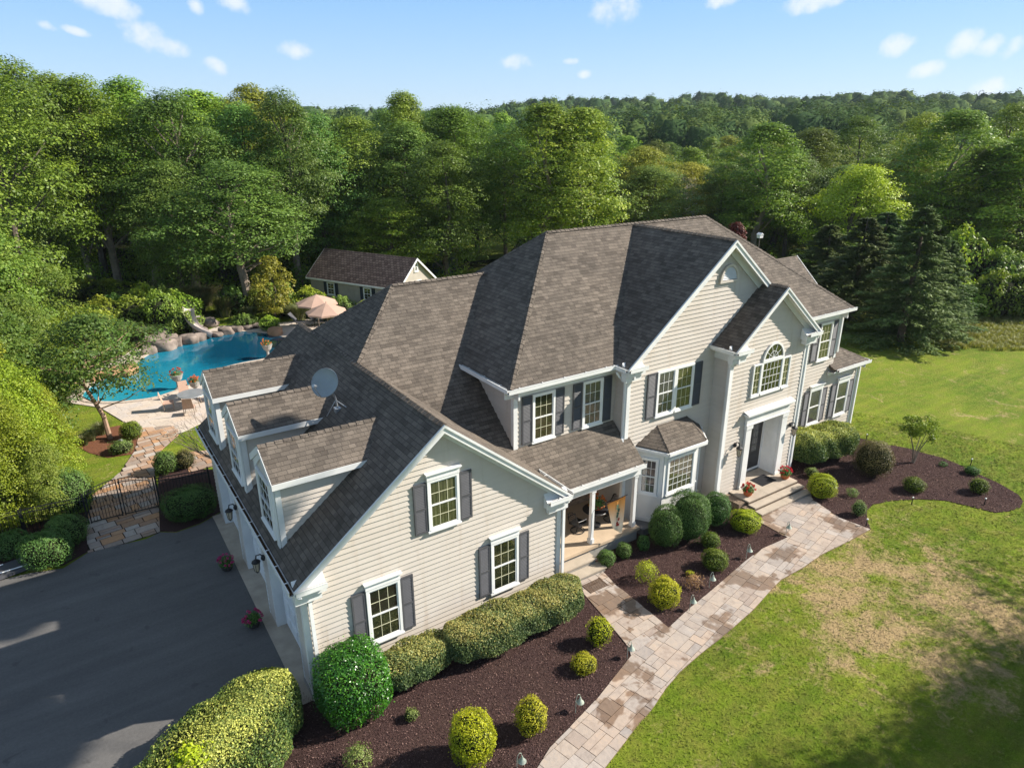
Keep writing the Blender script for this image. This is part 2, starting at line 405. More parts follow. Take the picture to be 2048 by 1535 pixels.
def shutter(O, U, N, w, h):
    Mx = frame_m(O, U, N); mb = MB(); mb.box(0, w, .004, .02, 0, h, Mx)
    zs = [(.0, .055), (h*.47, h*.47+.055), (h-.055, h)]
    for a, b in zs: mb.box(.045, w-.045, .02, .042, a, b, Mx)
    mb.box(0, .045, .02, .043, 0, h, Mx); mb.box(w-.045, w, .02, .043, 0, h, Mx)
    for a, b in ((.055, h*.47), (h*.47+.055, h-.055)):
        n = int((b-a)/.045)
        for k in range(n):
            z = a+(k+.5)*(b-a)/n
            P = [Mx @ Vector(q) for q in ((.045, .021, z+.018), (w-.045, .021, z+.018), (w-.045, .040, z-.010), (.045, .040, z-.010))]
            mb.face(P); mb.face([Mx @ Vector(q) for q in ((.045, .040, z-.010), (w-.045, .040, z-.010), (w-.045, .021, z-.016), (.045, .021, z-.016))])
    return mb.build('shutter', SHUT, H)
FX = Vector((1,0,0)); FN = Vector((0,-1,0))

# ---- roof planes
rf = MB()
slope(rf, [(3.085,-.27,3.529),(7.09,-.27,6.706),(7.09,5.30,6.706),(9.314,7.42,8.47),(7.09,9.54,6.706),(7.09,10.9,6.706),(3.085,10.9,3.529)])
slope(rf, [(7.09,-.27,6.706),(11.1,-.27,3.526),(11.1,1.478,3.526),(7.09,5.3,6.706)])
slope(rf, [(7.09,9.54,6.706),(8.50,10.9,5.58),(7.09,10.9,6.706)])
mz = lambda y: 8.47-.832*(7.42-y)
slope(rf, [(9.314,7.42,8.47),(7.09,5.30,6.706),(10.90,1.669,3.685),(10.90,.77,mz(.77)),(15.06,.77,mz(.77)),(15.06,1.56,mz(1.56)),(14.8,1.56,mz(1.56)),(14.8,7.42,8.47)])
slope(rf, [(9.314,7.42,8.47),(14.8,7.42,8.47),(14.8,11.5,5.08),(9.1,11.5,5.08),(7.09,9.54,6.706)])
ga = rf.build('roof', ROOF, H); ga['label'] = 'shingle roof of the garage and link wing'
for a, b in (((7.09,-.27,6.706),(7.09,5.25,6.706)), ((7.09,5.3,6.706),(9.314,7.42,8.47)), ((7.09,9.54,6.706),(9.314,7.42,8.47)), ((9.314,7.42,8.47),(13.1,7.42,8.47)), ((7.09,9.54,6.706),(7.09,10.9,6.706)), ((7.09,5.3,6.706),(7.09,9.54,6.706))):
    cp = MB(); caps(cp, a, b); cp.build('ridge_cap', ROOF, ga)
rf = MB()
slope(rf, [(10.40,1.82,6.215),(27.98,1.82,6.215),(23.18,6.196,9.935),(14.87,6.196,9.935)])
slope(rf, [(10.40,1.82,6.215),(14.87,6.196,9.935),(10.40,10.57,6.215)])
slope(rf, [(27.98,1.82,6.215),(23.18,6.196,9.935),(27.98,10.57,6.215)])
slope(rf, [(10.40,10.57,6.215),(14.87,6.196,9.935),(23.18,6.196,9.935),(27.98,10.57,6.215)])
slope(rf, [(14.51,1.22,6.215),(19.064,1.22,9.906),(19.064,6.16,9.906),(14.51,1.80,6.215)])
slope(rf, [(23.62,1.22,6.215),(19.064,1.22,9.906),(19.064,6.16,9.906),(23.62,1.80,6.215)])
slope(rf, [(18.78,.48,6.215),(21.2,.48,8.176),(21.2,1.60,8.176),(18.78,1.60,6.215)])
slope(rf, [(23.62,.48,6.216),(21.2,.48,8.177),(21.2,1.22,8.177),(23.62,1.22,6.216)])
ma = rf.build('roof', ROOF, H); ma['label'] = 'large hipped main roof with front gables'
for a, b in (((10.40,1.82,6.215),(14.87,6.196,9.935)), ((10.40,10.57,6.215),(14.87,6.196,9.935)), ((14.87,6.196,9.935),(23.18,6.196,9.935)), ((27.98,1.82,6.215),(23.18,6.196,9.935)), ((19.064,1.22,9.906),(19.064,6.16,9.906)), ((21.2,.48,8.176),(21.2,1.58,8.176))):
    cp = MB(); caps(cp, a, b); cp.build('ridge_cap', ROOF, ma)

# ---- sided walls
def wall(P0, U, N, polys, name='wall', mat=None, lap=LAP):
    mb = MB()
    for p in polys: siding(mb, P0, U, N, p, lap)
    return mb.build(name, mat or SIDING, H)
gz = lambda x: 6.706-.793*abs(x-7.09)-.10
wall((0,0), (1,0,0), (0,-1,0), [[(3.31,.0),(10.9,.0),(10.9,gz(10.9)),(7.09,gz(7.09)),(3.31,gz(3.31))]])
WX = 3.31; doors = [(.75, 3.2), (4.0, 6.5), (7.25, 9.78)]
segs = [(0, .75), (3.2, 4.0), (6.5, 7.25), (9.78, 10.65)]
wall((WX,0), (0,1,0), (-1,0,0), [[(a,0),(b,0),(b,2.42),(a,2.42)] for a, b in segs]+[[(0,2.42),(10.65,2.42),(10.65,3.55),(0,3.55)]])
wall((10.9,0), (0,1,0), (1,0,0), [[(0,.0),(1.66,.0),(1.66,3.6),(0,3.6)], [(1.66,.4),(3.2,.4),(3.2,3.8),(1.66,2.95)]])
bk = MB().poly([(WX,10.65,0),(10.9,10.65,0),(10.9,10.65,3.6),(7.09,10.65,6.6),(WX,10.65,3.6)], vec=(0,-.08,0)); bk.build('wall', SIDING, H)
# second floor over the porch (A), its left cheek, the big gable (B), the entry gable (E), the right bay (R)
wall((0,2.16), (1,0,0), (0,-1,0), [[(10.76,3.9),(14.86,3.9),(14.86,6.1),(10.76,6.1)]])
wall((10.76,0), (0,1,0), (-1,0,0), [[(2.16,4.0),(2.17,6.1),(4.9,6.1)], [(2.16,3.9),(2.3,4.0),(2.16,4.2)]], lap=.15)
wall((14.86,0), (0,1,0), (-1,0,0), [[(1.57,3.3),(2.16,3.3),(2.16,6.1),(1.57,6.1)], [(1.57,.5),(3.2,.5),(3.2,3.0),(1.57,3.0)]])
bz = lambda x: 9.906-.811*abs(x-19.064)-.10
wall((0,1.57), (1,0,0), (0,-1,0), [[(14.86,0),(23.27,0),(23.27,bz(23.27)),(19.064,bz(19.064)),(14.86,bz(14.86))]])
ez = lambda x: 8.176-.81*abs(x-21.2)-.10
ex0, ex1 = 19.05, 23.35; dx0, dx1, dzt, dzb = 20.52, 22.33, 2.98, .30
wall((0,.83), (1,0,0), (0,-1,0), [[(ex0,0),(dx0,0),(dx0,dzt),(ex0,dzt)], [(dx1,0),(ex1,0),(ex1,dzt),(dx1,dzt)],
     [(ex0,dzt),(ex1,dzt),(ex1,ez(ex1)),(21.2,ez(21.2)),(ex0,ez(ex0))]])
wall((ex0,0), (0,1,0), (-1,0,0), [[(.83,0),(1.57,0),(1.57,6.1),(.83,6.1)]])
wall((ex1,0), (0,1,0), (1,0,0), [[(.83,0),(2.13,0),(2.13,6.1),(.83,6.1)]])
wall((0,2.13), (1,0,0), (0,-1,0), [[(23.35,0),(27.63,0),(27.63,6.1),(23.35,6.1)], [(27.63,0),(29.72,0),(29.72,3.45),(27.63,3.45)]])
wall((27.63,0), (0,1,0), (1,0,0), [[(2.13,3.4),(10.2,3.4),(10.2,6.1),(2.13,6.1)]])
wall((29.72,0), (0,1,0), (1,0,0), [[(2.13,0),(10.2,0),(10.2,3.45),(2.13,3.45)]])
bk = MB().box(11, 27.6, 10.12, 10.2, 0, 6.15).box(8.6, 11.1, 11.0, 11.08, 0, 5.1).box(27.6, 29.7, 10.1, 10.18, 0, 3.45).build('wall', SIDING, H)

# right one-storey lean-to roof wrapping the corner, and the rear right wing
sr = MB(); k = .52
ex, ey, sz0 = 29.92, 1.80, 3.50
k = .55
slope(sr, [(27.35,ey,sz0),(ex,ey,sz0),(27.4,ey+ex-27.4,sz0+(ex-27.4)*k),(27.35,ey+ex-27.35,sz0+(ex-27.35)*k)])
slope(sr, [(ex,ey,sz0),(ex,10.4,sz0),(27.4,10.4,sz0+(ex-27.4)*k),(27.4,ey+ex-27.4,sz0+(ex-27.4)*k)])
o = sr.build('roof', ROOF, H); o['label'] = 'low lean-to roof at the right corner of the house'
cq = MB(); caps(cq, (ex,ey,sz0), (27.66,ey+ex-27.66,sz0+(ex-27.66)*k), .09); cq.build('ridge_cap', ROOF, o)
rr = MB()
slope(rr, [(24.5,4.53,6.31),(29.65,4.53,6.31),(29.65,6.0,7.64),(24.5,6.0,7.64)])
slope(rr, [(24.5,6.0,7.64),(29.65,6.0,7.64),(29.65,8.2,5.65),(24.5,8.2,5.65)])
# ---- gutters, fascia, friezes
def gutter(a, b, inward, parent=None, wet=True, drop=.01):
    """open trough under the eave edge a-b; inward = direction to the wall"""
    a = Vector(a); b = Vector(b); iw = Vector(inward).normalized(); d = (b-a).normalized()
    z = a.z-.115-drop; mb = MB()
    def bx(n0, n1, z0, z1):
        P = [a-iw*n0, b-iw*n0, b-iw*n1, a-iw*n1]
        P = [Vector((p.x, p.y, 0)) for p in P]
        mb.face([p+Vector((0,0,z0)) for p in P][::-1]); mb.face([p+Vector((0,0,z1)) for p in P])
        for i in range(4): j = (i+1) % 4; mb.face([P[i]+Vector((0,0,z0)), P[j]+Vector((0,0,z0)), P[j]+Vector((0,0,z1)), P[i]+Vector((0,0,z1))])
    bx(.0, .115, z, z+.014); bx(.104, .116, z+.015, z+.125); bx(.098, .124, z+.126, z+.136); bx(.0, .010, z+.015, z+.11)
    L = (b-a).length; n = int(L/.75)
    for k in range(n):
        p = a+d*(L*(k+.5)/n); q = p-iw*.10
        mb.beam((p.x, p.y, z+.13), (q.x, q.y, z+.13), .03, .008)
    g = mb.build('gutter', WHITE, H)
    mb = MB(); P = [a-iw*.012, b-iw*.012, b-iw*.102, a-iw*.102]; mb.face([Vector((p.x, p.y, z+.05)) for p in P]); mb.build('debris', DEBRIS, g)
    return g
gutter((3.085,10.9,3.529), (3.085,-.27,3.529), (1,0,0))
gutter((11.1,-.27,3.526), (11.1,1.45,3.526), (-1,0,0))
gutter((11.25,.77,mz(.77)), (15.06,.77,mz(.77)), (0,1,0))
gutter((10.40,4.66,6.215), (10.40,1.82,6.215), (1,0,0)); gutter((10.29,1.82,6.215), (14.51,1.82,6.215), (0,1,0))
gutter((14.51,1.80,6.215), (14.51,1.22,6.215), (1,0,0)); gutter((18.78,1.54,6.215), (18.78,.48,6.215), (1,0,0))
gutter((23.74,1.82,6.215), (28.09,1.82,6.215), (0,1,0)); gutter((ex+.0,ey,sz0), (ex,10.3,sz0), (-1,0,0)); gutter((27.5,ey,sz0), (ex+.11,ey,sz0), (0,1,0))
tr = MB()   # fascia + frieze + soffit boards
def eave_trim(a, b, iw, over, z, fr=.36):
    """soffit and frieze board under an eave edge"""
    a = Vector(a); b = Vector(b); iw = Vector(iw); d = (b-a).normalized()
    P = [a+iw*.0, b+iw*.0, b+iw*over, a+iw*over]; P = [Vector((p.x, p.y, z-.19)) for p in P]
    tr.poly(P, vec=(0,0,.03))
    Q = [a+iw*.0, b+iw*.0, b+iw*.025, a+iw*.025]; tr.poly([Vector((p.x, p.y, z-.16)) for p in Q], vec=(0,0,.15))
    P = [a+iw*(over-.065), b+iw*(over-.065), b+iw*(over-.005), a+iw*(over-.005)]; tr.poly([Vector((p.x, p.y, z-.19-fr+.03)) for p in P], vec=(0,0,fr-.03))
eave_trim((3.085,10.9,0), (3.085,-.27,0), (1,0,0), .225, 3.529, .10)
eave_trim((10.40,4.5,0), (10.40,1.82,0), (1,0,0), .36, 6.215, .26); eave_trim((10.40,1.82,0), (14.86,1.82,0), (0,1,0), .34, 6.215, .26)
eave_trim((14.51,2.1,0), (14.51,1.22,0), (1,0,0), .35, 6.215, .28); eave_trim((18.78,1.56,0), (18.78,.48,0), (1,0,0), .27, 6.215, .34)
eave_trim((23.4,1.82,0), (27.98,1.82,0), (0,1,0), .31, 6.215, .28); eave_trim((27.98,1.82,0), (27.98,10.5,0), (-1,0,0), .35, 6.215, .28)
eave_trim((27.35,ey,0), (ex,ey,0), (0,1,0), .33, sz0, .18); eave_trim((ex,ey,0), (ex,10.3,0), (-1,0,0), .2, sz0, .18)
# rakes
def rake(ax, az, fx, fz, yf, yw, w=.175, cut=None):
    dz = math.hypot(ax-fx, az-fz)/abs(ax-fx)*w; s = (az-fz)/(ax-fx)
    if cut is not None: fz = az+s*(cut-ax); fx = cut
    o = -.012
    tr.poly([(fx,yf-.03,fz+o),(ax,yf-.03,az+o),(ax,yf-.03,az+o-dz),(fx,yf-.03,fz+o-dz)], vec=(0,.029,0))
    tr.poly([(fx,yf-.06,fz+o+.004),(ax,yf-.06,az+o+.004),(ax,yf-.06,az+o-dz*.32),(fx,yf-.06,fz+o-dz*.32)], vec=(0,.029,0))
    t2 = .115; tr.poly([(fx,yf,fz-t2),(ax,yf,az-t2),(ax,yw-.005,az-t2),(fx,yw-.005,fz-t2)], vec=(0,0,-.02))
    t3 = .14; d3 = dz*1.05; tr.poly([(fx,yw-.075,fz-t3),(ax,yw-.075,az-t3),(ax,yw-.075,az-t3-d3),(fx,yw-.075,fz-t3-d3)], vec=(0,.036,0))
rake(7.09,6.706,3.085,3.529,-.27,0.); rake(7.09,6.706,11.1,3.526,-.27,0.)
rake(19.064,9.906,14.51,6.215,1.22,1.57,.19); rake(19.064,9.906,23.62,6.215,1.22,1.57,.19,cut=21.35)
rake(21.2,8.176,18.78,6.215,.48,.83,.165); rake(21.2,8.176,23.62,6.215,.48,.83,.165)
# cornice returns with their little gutters
def creturn(x0, x1, yf, yw, z, outer):
    tr.box(x0, x1, yf+.02, yw-.036, z-.30, z-.13)
    tr.box(x0+(.0 if outer < 0 else .10), x1-(.0 if outer > 0 else .10), yf+.10, yw-.037, z-.50, z-.302)
    xi, xo = (x1, x0) if outer < 0 else (x0, x1)
    tr.poly([(xi,yf,z-.125),(xi,yw-.037,z-.125),(xi,yw-.037,z+.12)], vec=(xo-xi,0,0))
    gutter((x0,yf,z), (x1,yf,z), (0,1,0), drop=.012)
creturn(3.10,3.84,-.27,0.,3.529,-1); creturn(10.30,11.09,-.27,0.,3.526,1)
creturn(14.52,15.3,1.22,1.57,6.215,-1); creturn(18.79,19.6,.48,.83,6.215,-1); creturn(22.85,23.61,.48,.83,6.215,1)
# corner boards
for (x0,x1,y0,y1,z0,z1) in [(3.26,3.40,-.045,-.003,0,3.25),(3.262,3.302,-.003,.10,0,3.3),(10.80,10.945,-.045,-.003,0,3.3),(10.903,10.945,-.003,.1,0,3.3),
    (10.71,10.86,2.11,2.155,4.05,5.78),(10.712,10.755,2.157,2.26,4.15,5.78),(14.81,14.96,1.525,1.567,2.9,5.75),(14.812,14.855,1.569,1.67,3.3,5.75),
    (ex0-.045,ex0+.1,.785,.828,0,5.75),(ex0-.043,ex0-.003,.83,.93,0,5.75),(ex1-.10,ex1+.045,.785,.828,0,5.75),(27.53,27.68,2.085,2.127,3.95,5.78),(27.633,27.675,2.129,2.22,4.0,5.78),
    (29.62,29.765,2.085,2.127,0,3.2),(29.723,29.765,2.129,2.22,0,3.2),(14.84,14.95,1.5,1.567,.45,2.7)]:
    tr.box(x0,x1,y0,y1,z0,z1)
tr.build('trim', WHITE, H)
rw = rr.build('roof', ROOF, H); rw['label'] = 'rear right wing roof behind the main hip'
MB().box(27.7,29.5,4.7,7.8,3.5,6.2).build('wall', SIDING, H)
MB().poly([(29.68,4.5,6.30),(29.68,6.0,7.66),(29.68,6.0,7.52),(29.68,4.5,6.16)], vec=(.02,0,0)).build('trim', WHITE, H)

# downspouts
def spout(pts, name='downspout'):
    mb = MB()
    for a, b in zip(pts[:-1], pts[1:]): mb.beam(a, b, .085, .062, (0,1,0) if abs(Vector(b).z-Vector(a).z) > .5 else (0,0,1))
    return mb.build(name, WHITE2, H)
spout([(3.45,-.10,3.30),(3.45,-.10,3.15),(3.47,-.085,.1)]); spout([(3.17,-.36,3.38),(3.3,-.12,3.2)])
spout([(11.02,.0,3.35),(11.0,-.09,3.15),(11.0,-.09,.25)])
spout([(14.42,1.66,6.0),(14.5,1.62,5.85),(14.76,1.60,5.62)]); spout([(14.77,1.60,5.62),(14.77,1.60,3.62),(14.70,1.50,3.50)])
spout([(ex0-.1,.80,5.70),(ex0-.085,.775,5.55),(ex0-.085,.775,.15)]); spout([(ex1+.09,.78,5.7),(ex1+.09,.78,.2)]); spout([(27.75,2.02,6.02),(27.7,2.05,5.85),(27.72,2.06,4.2)])
spout([(29.82,2.05,3.35),(29.82,2.05,.15)])

# ---- windows and shutters on the front faces
def win_front(x0, x1, z0, z1, y, **kw): return window((x0, y-.032, z0), FX, FN, x1-x0, z1-z0, **kw)
def sh_front(x0, x1, z0, z1, y): return shutter((x0, y-.032, z0), FX, FN, x1-x0, z1-z0)
win_front(6.65,7.56,3.73,5.19,0,pane=GLASSC,header=True); sh_front(6.27,6.63,3.73,5.15,0); sh_front(7.58,7.94,3.73,5.15,0)
win_front(4.83,5.75,1.02,2.68,0,header=True); sh_front(4.45,4.81,1.02,2.66,0); sh_front(5.77,6.12,1.02,2.66,0)
win_front(8.49,9.41,1.02,2.68,0,header=True); sh_front(8.11,8.47,1.04,2.66,0); sh_front(9.43,9.78,1.04,2.66,0)
win_front(11.40,12.27,4.13,5.75,2.16); sh_front(11.02,11.39,4.14,5.74,2.16); sh_front(12.28,12.65,4.14,5.74,2.16)
win_front(13.40,14.25,4.13,5.75,2.16,pane=GLASSG,munt=WHITE2); sh_front(13.01,13.38,4.14,5.74,2.16); sh_front(14.27,14.64,4.14,5.74,2.16)
win_front(16.15,17.03,4.07,5.72,1.57,pane=GLASSG,munt=WHITE2); win_front(17.035,17.93,4.07,5.72,1.57,pane=GLASSC); sh_front(15.71,16.13,4.07,5.71,1.57); sh_front(17.95,18.36,4.07,5.70,1.57)
win_front(26.22,27.08,4.02,5.70,2.13,pane=GLASSC); sh_front(25.78,26.2,4.05,5.68,2.13); sh_front(27.10,27.49,4.05,5.68,2.13)
win_front(26.17,27.07,1.02,2.70,2.13,pane=GLASSG,header=True,munt=SCREEN,cols=1,rows=1); sh_front(25.80,26.15,1.04,2.66,2.13); sh_front(27.09,27.46,1.04,2.62,2.13)
win_front(28.22,29.14,.98,2.66,2.13,pane=GLASSG,header=True,munt=SCREEN,cols=1,rows=1); sh_front(27.82,28.2,1.0,2.62,2.13); sh_front(29.16,29.54,1.0,2.6,2.13)
# palladian window over the door
win_front(20.24,20.72,4.14,5.38,.83,pane=GLASSC,cols=2,rows=4,double=False,case=.05)
win_front(20.725,21.94,4.14,5.40,.83,cols=5,rows=4,double=False,case=.05,munt=WHITE2)
win_front(21.945,22.40,4.14,5.38,.83,pane=GLASSC,cols=2,rows=4,double=False,case=.05)
cx, cz, ra, rb = 21.332, 5.41, .607, .66
arc = lambda r0, a: (cx+(ra-r0)*math.cos(a), cz+(rb-r0)*math.sin(a))
mb = MB(); A = [math.pi*i/24 for i in range(25)]
for i in range(24):
    p, q, r_, s_ = arc(0, A[i]), arc(0, A[i+1]), arc(.07, A[i+1]), arc(.07, A[i])
    mb.poly([(x, .735, z) for x, z in (p, q, r_, s_)], vec=(0,.06,0))
mb.box(cx-ra, cx+ra, .733, .795, cz-.008, cz+.06)
wo = mb.build('window', WHITE2, H); wo['label'] = 'half round fan window above the entry window'
MB().face([(arc(.06, a)[0], .775, arc(.06, a)[1]) for a in A]).build('pane', GLASS, wo)
mb = MB()
for a in (36, 72, 108, 144):
    a = rad(a); p = arc(.06, a); mb.beam((cx, .768, cz+.06), (p[0], .768, p[1]), .016, .01, (0,1,0))
for i in range(24): p, q = arc(.34, A[i]), arc(.34, A[i+1]); mb.beam((p[0], .767, p[1]), (q[0], .767, q[1]), .016, .01, (0,1,0))
mb.build('grid', WHITE2, wo)
# half round attic vent
cx, cz, ra, rb = 19.28, 8.47, .47, .56; mb = MB()
for i in range(24):
    p, q, r_, s_ = arc(0, A[i]), arc(0, A[i+1]), arc(.09, A[i+1]), arc(.09, A[i]); mb.poly([(x, 1.46, z) for x, z in (p, q, r_, s_)], vec=(0,.08,0))
mb.box(cx-ra-.02, cx+ra+.02, 1.455, 1.54, cz-.07, cz+.004)
vt = mb.build('attic_vent', SIDING, H); mb = MB()
for k_ in range(8):
    z = cz+.03+k_*.058; hw = (ra-.09)*math.sqrt(max(0, 1-((z-cz+.03)/(rb-.09))**2))
    if hw > .05: mb.face([(cx-hw, 1.53, z+.05), (cx+hw, 1.53, z+.05), (cx+hw, 1.475, z), (cx-hw, 1.475, z)])
mb.build('louver', WHITE, vt)

# ---- entry door surround, recess and doors
en = MB()
for x0, x1 in ((20.20,20.50),(22.35,22.66)):
    en.box(x0, x1, .70, .795, .30, 3.02); en.box(x0-.03, x1+.03, .67, .796, .30, .46); en.box(x0-.03, x1+.03, .67, .796, 2.86, 3.015)
en.box(20.16, 22.70, .69, .796, 3.022, 3.38); en.box(20.10, 22.76, .62, .796, 3.382, 3.44); en.box(20.04, 22.82, .56, .796, 3.442, 3.50)
en.box(20.13, 22.73, .66, .796, 3.0215, 3.06)
en.poly([(20.04,.56,3.502),(22.82,.56,3.502),(22.82,.795,3.58),(20.04,.795,3.58)], vec=(0,0,.012))
es = en.build('door_surround', WHITE, H)
rc = MB(); rc.box(20.47, 20.515, .80, 1.50, .30, 2.98); rc.box(22.335, 22.38, .80, 1.50, .30, 2.98); rc.box(20.47, 22.38, .80, 1.50, 2.985, 3.018)
for z0, z1 in ((.5, 1.35), (1.5, 2.8)): rc.box(22.325, 22.334, .95, 1.38, z0, z1); rc.box(22.318, 22.324, 1.0, 1.33, z0+.06, z1-.06)
rc.box(20.52, 22.33, 1.44, 1.50, .42, .50); rc.box(20.52, 20.60, 1.44, 1.50, .50, 2.9); rc.box(22.25, 22.33, 1.44, 1.50, .50, 2.9); rc.box(20.52, 22.33, 1.44, 1.50, 2.9, 2.984)
rc.build('door_recess', WHITE, H)
for i, (x0, x1) in enumerate(((20.602, 21.42), (21.43, 22.248))):
    d = MB().box(x0, x1, 1.465, 1.49, .502, 2.898)
    for z0, z1 in ((.58, 1.1), (1.2, 2.82)): bars(d, Matrix(), x0+.08, x1-.08, z0, z1, 0, 0, .03) if False else d.box(x0+.1, x1-.1, 1.458, 1.464, z0, z1)
    dd = d.build('door', DOORM, H)
    g = MB()
    for r in range(5): g.box(x0+.25, x1-.25, 1.452, 1.457, 1.26+r*.31, 1.26+r*.31+.27)
    g.build('door_pane', GLASSG, dd)
    MB().tube([(x1-.05 if i == 0 else x0+.05, 1.45, 1.35), (x1-.05 if i == 0 else x0+.05, 1.40, 1.42), (x1-.05 if i == 0 else x0+.05, 1.40, 1.58), (x1-.05 if i == 0 else x0+.05, 1.45, 1.64)], .013, 6).build('handle', GALV, dd)

# ---- garage doors in their recesses, casings
gd = MB()
for a, b in doors:
    gd.box(WX-.03, WX+.30, a-.09, a, 0, 2.42); gd.box(WX-.03, WX+.30, b, b+.09, 0, 2.42); gd.box(WX-.03, WX+.30, a-.09, b+.09, 2.422, 2.55)
gd.build('garage_casing', WHITE, H)
for a, b in doors:
    d = MB().box(WX+.24, WX+.28, a+.002, b-.002, .02, 2.41)
    for r in range(4):
        for c in range(4):
            y0 = a+.08+c*(b-a-.1)/4; z0 = .1+r*.585; d.box(WX+.222, WX+.239, y0+.03, y0+(b-a-.1)/4-.05, z0, z0+.42); d.box(WX+.214, WX+.2215, y0+.09, y0+(b-a-.1)/4-.11, z0+.06, z0+.36)
    d.build('garage_door', WHITE2, H)
MB().box(WX-.32, WX+.3, -.0, 10.6, .0, .03).build('garage_apron', CONC, H)
MB().box(WX-.05, WX+.02, -.03, .74, .03, .16).box(WX-.02, 10.92, -.03, .04, .0, .2).build('foundation', STUCCO, H)

# ---- dormers on the garage roof
for i, yc in enumerate((2.20, 5.50, 8.83)):
    y0, y1 = yc-.80, yc+.80; zr_, ze_ = 6.17, 5.553; xf = 3.24; e0, e1 = yc-1.01, yc+1.01
    gx = lambda z: 7.09-(6.706-z)/.793
    mb = MB()
    slope(mb, [(xf,e0,ze_),(xf,yc,zr_),(gx(zr_)+.02,yc,zr_),(gx(ze_)+.02,e0,ze_)], .07); slope(mb, [(xf,e1,ze_),(xf,yc,zr_),(gx(zr_)+.02,yc,zr_),(gx(ze_)+.02,e1,ze_)], .07)
    dr = mb.build('dormer', ROOF, H); dr['label'] = ['nearest garage dormer', 'middle garage dormer', 'farthest garage dormer'][i]
    cq = MB(); caps(cq, (xf,yc,zr_), (gx(zr_),yc,zr_), .10); cq.build('ridge_cap', ROOF, dr)
    wl = MB()
    for (yy, nn) in ((y0, -1), (y1, 1)):
        siding(wl, (0,yy), (1,0,0), (0,nn,0), [(3.32,gx(3.7)*0+3.72),(gx(5.5),5.5),(3.32,5.5)], .13)
    siding(wl, (3.32,0), (0,1,0), (-1,0,0), [(y0,3.70),(y1,3.70),(y1,5.45),(yc,6.05),(y0,5.45)], .13)
    wl.build('dormer_wall', SIDING, dr)
    t = MB()
    t.box(3.27,3.31,y0-.02,y0+.20,3.60,5.43); t.box(3.27,3.31,y1-.20,y1+.02,3.60,5.43); t.box(3.312,3.45,y0-.06,y0-.034,3.60,5.46); t.box(3.312,3.45,y1+.034,y1+.06,3.60,5.46)
    for e, s in ((e0, 1), (e1, -1)):   # eave fascia, soffit
        t.poly([(xf-.01,e-s*.022,ze_-.012),(gx(ze_),e-s*.022,ze_-.012),(gx(ze_-.16),e-s*.022,ze_-.16),(xf-.01,e-s*.022,ze_-.16)], vec=(0,s*.02,0))
        t.poly([(xf+.01,e+s*.02,ze_-.10),(gx(5.44),e+s*.02,ze_-.10),(gx(5.44),e+s*.2,ze_-.10),(xf+.01,e+s*.2,ze_-.10)], vec=(0,0,-.02))
        t.poly([(xf-.012,e,ze_+.0),(xf-.012,yc,zr_+.0),(xf-.012,yc,zr_-.19),(xf-.012,e,ze_-.19)], vec=(.03,0,0))
        t.poly([(xf+.02,e+s*.21,ze_-.02),(xf+.02,yc,zr_-.12),(xf+.02,yc,zr_-.34),(xf+.02,e+s*.21,ze_-.30)], vec=(.035,0,0))
    t.build('dormer_trim', WHITE, dr)
    wo = window((3.29,y0+.20,3.86), (0,1,0), (-1,0,0), 1.2, 1.50, parent=H, case=.07, cols=3, munt=WHITE2)

# ---- front porch
MB().box(10.95,15.02,.72,3.15,.40,.50).build('porch_floor', plain('tan_porch_stone', (.50,.385,.27), .8, .2, .12, 1.5, .2), H)
MB().box(10.96,14.94,.78,3.1,.0,.398).build('foundation', plain('parged_block', (.36,.345,.32), .9, .1, .15, 1.5, .4), H)
brick = NT('stacked_stone'); bt = brick.n('TexBrick', Scale=1.0); bt.inputs['Brick Width'].default_value = .34; bt.inputs['Row Height'].default_value = .085; bt.inputs['Mortar Size'].default_value = .006
bt.inputs['Color1'].default_value = (.42,.31,.22,1); bt.inputs['Color2'].default_value = (.24,.17,.12,1); bt.inputs['Mortar'].default_value = (.06,.05,.04,1)
mp = brick.n('Mapping'); brick.link(brick.pos(), mp.inputs['Vector']); mp.inputs['Rotation'].default_value = (rad(90),0,0); brick.link(mp.outputs[0], bt.inputs['Vector'])
STONE = brick.done(brick.princ(brick.mix(.4, bt.outputs['Color'], brick.ramp(brick.noise(6,4,.6,brick.pos()), [(.3,(.13,.10,.08)),(.7,(.42,.32,.24))])), .9, .15, brick.bump(bt.outputs['Fac'], -.5, .02)))
MB().box(10.9,14.86,3.15,3.23,.4,4.4).build('wall', STONE, H)
win_front(12.6,14.0,1.35,2.55,3.18,pane=GLASSG,munt=WHITE2)
MB().box(11.15,12.1,3.08,3.14,.5,2.5).build('door', DOORM, H)
pc = MB().box(10.96,15.0,.84,1.02,2.50,2.80); pc.box(14.78,14.96,1.02,1.5,2.50,2.80); pc.box(10.96,15.0,1.03,3.1,2.80,2.83); pc.build('porch_beam', WHITE, H)
def post(x, y):
    m = MB().box(x-.062,x+.062,y-.062,y+.062,.50,2.5); m.box(x-.085,x+.085,y-.085,y+.085,.501,.66); m.box(x-.085,x+.085,y-.085,y+.085,2.40,2.499); m.build('porch_post', WHITE, H, bevel=.006)
post(13.0,.95); post(14.86,.95); post(14.78,1.46)
for k_, (y0, y1, z) in enumerate(((.36,.73,.333),(.0,.37,.166))):
    MB().box(10.96,12.72+.12*k_,y0,y1-.003,0,z-.05).build('step_riser', STUCCO, H); MB().box(10.95,12.76+.12*k_,y0-.03,y1-.003,z-.05,z).build('step', CONC, H, bevel=.008)

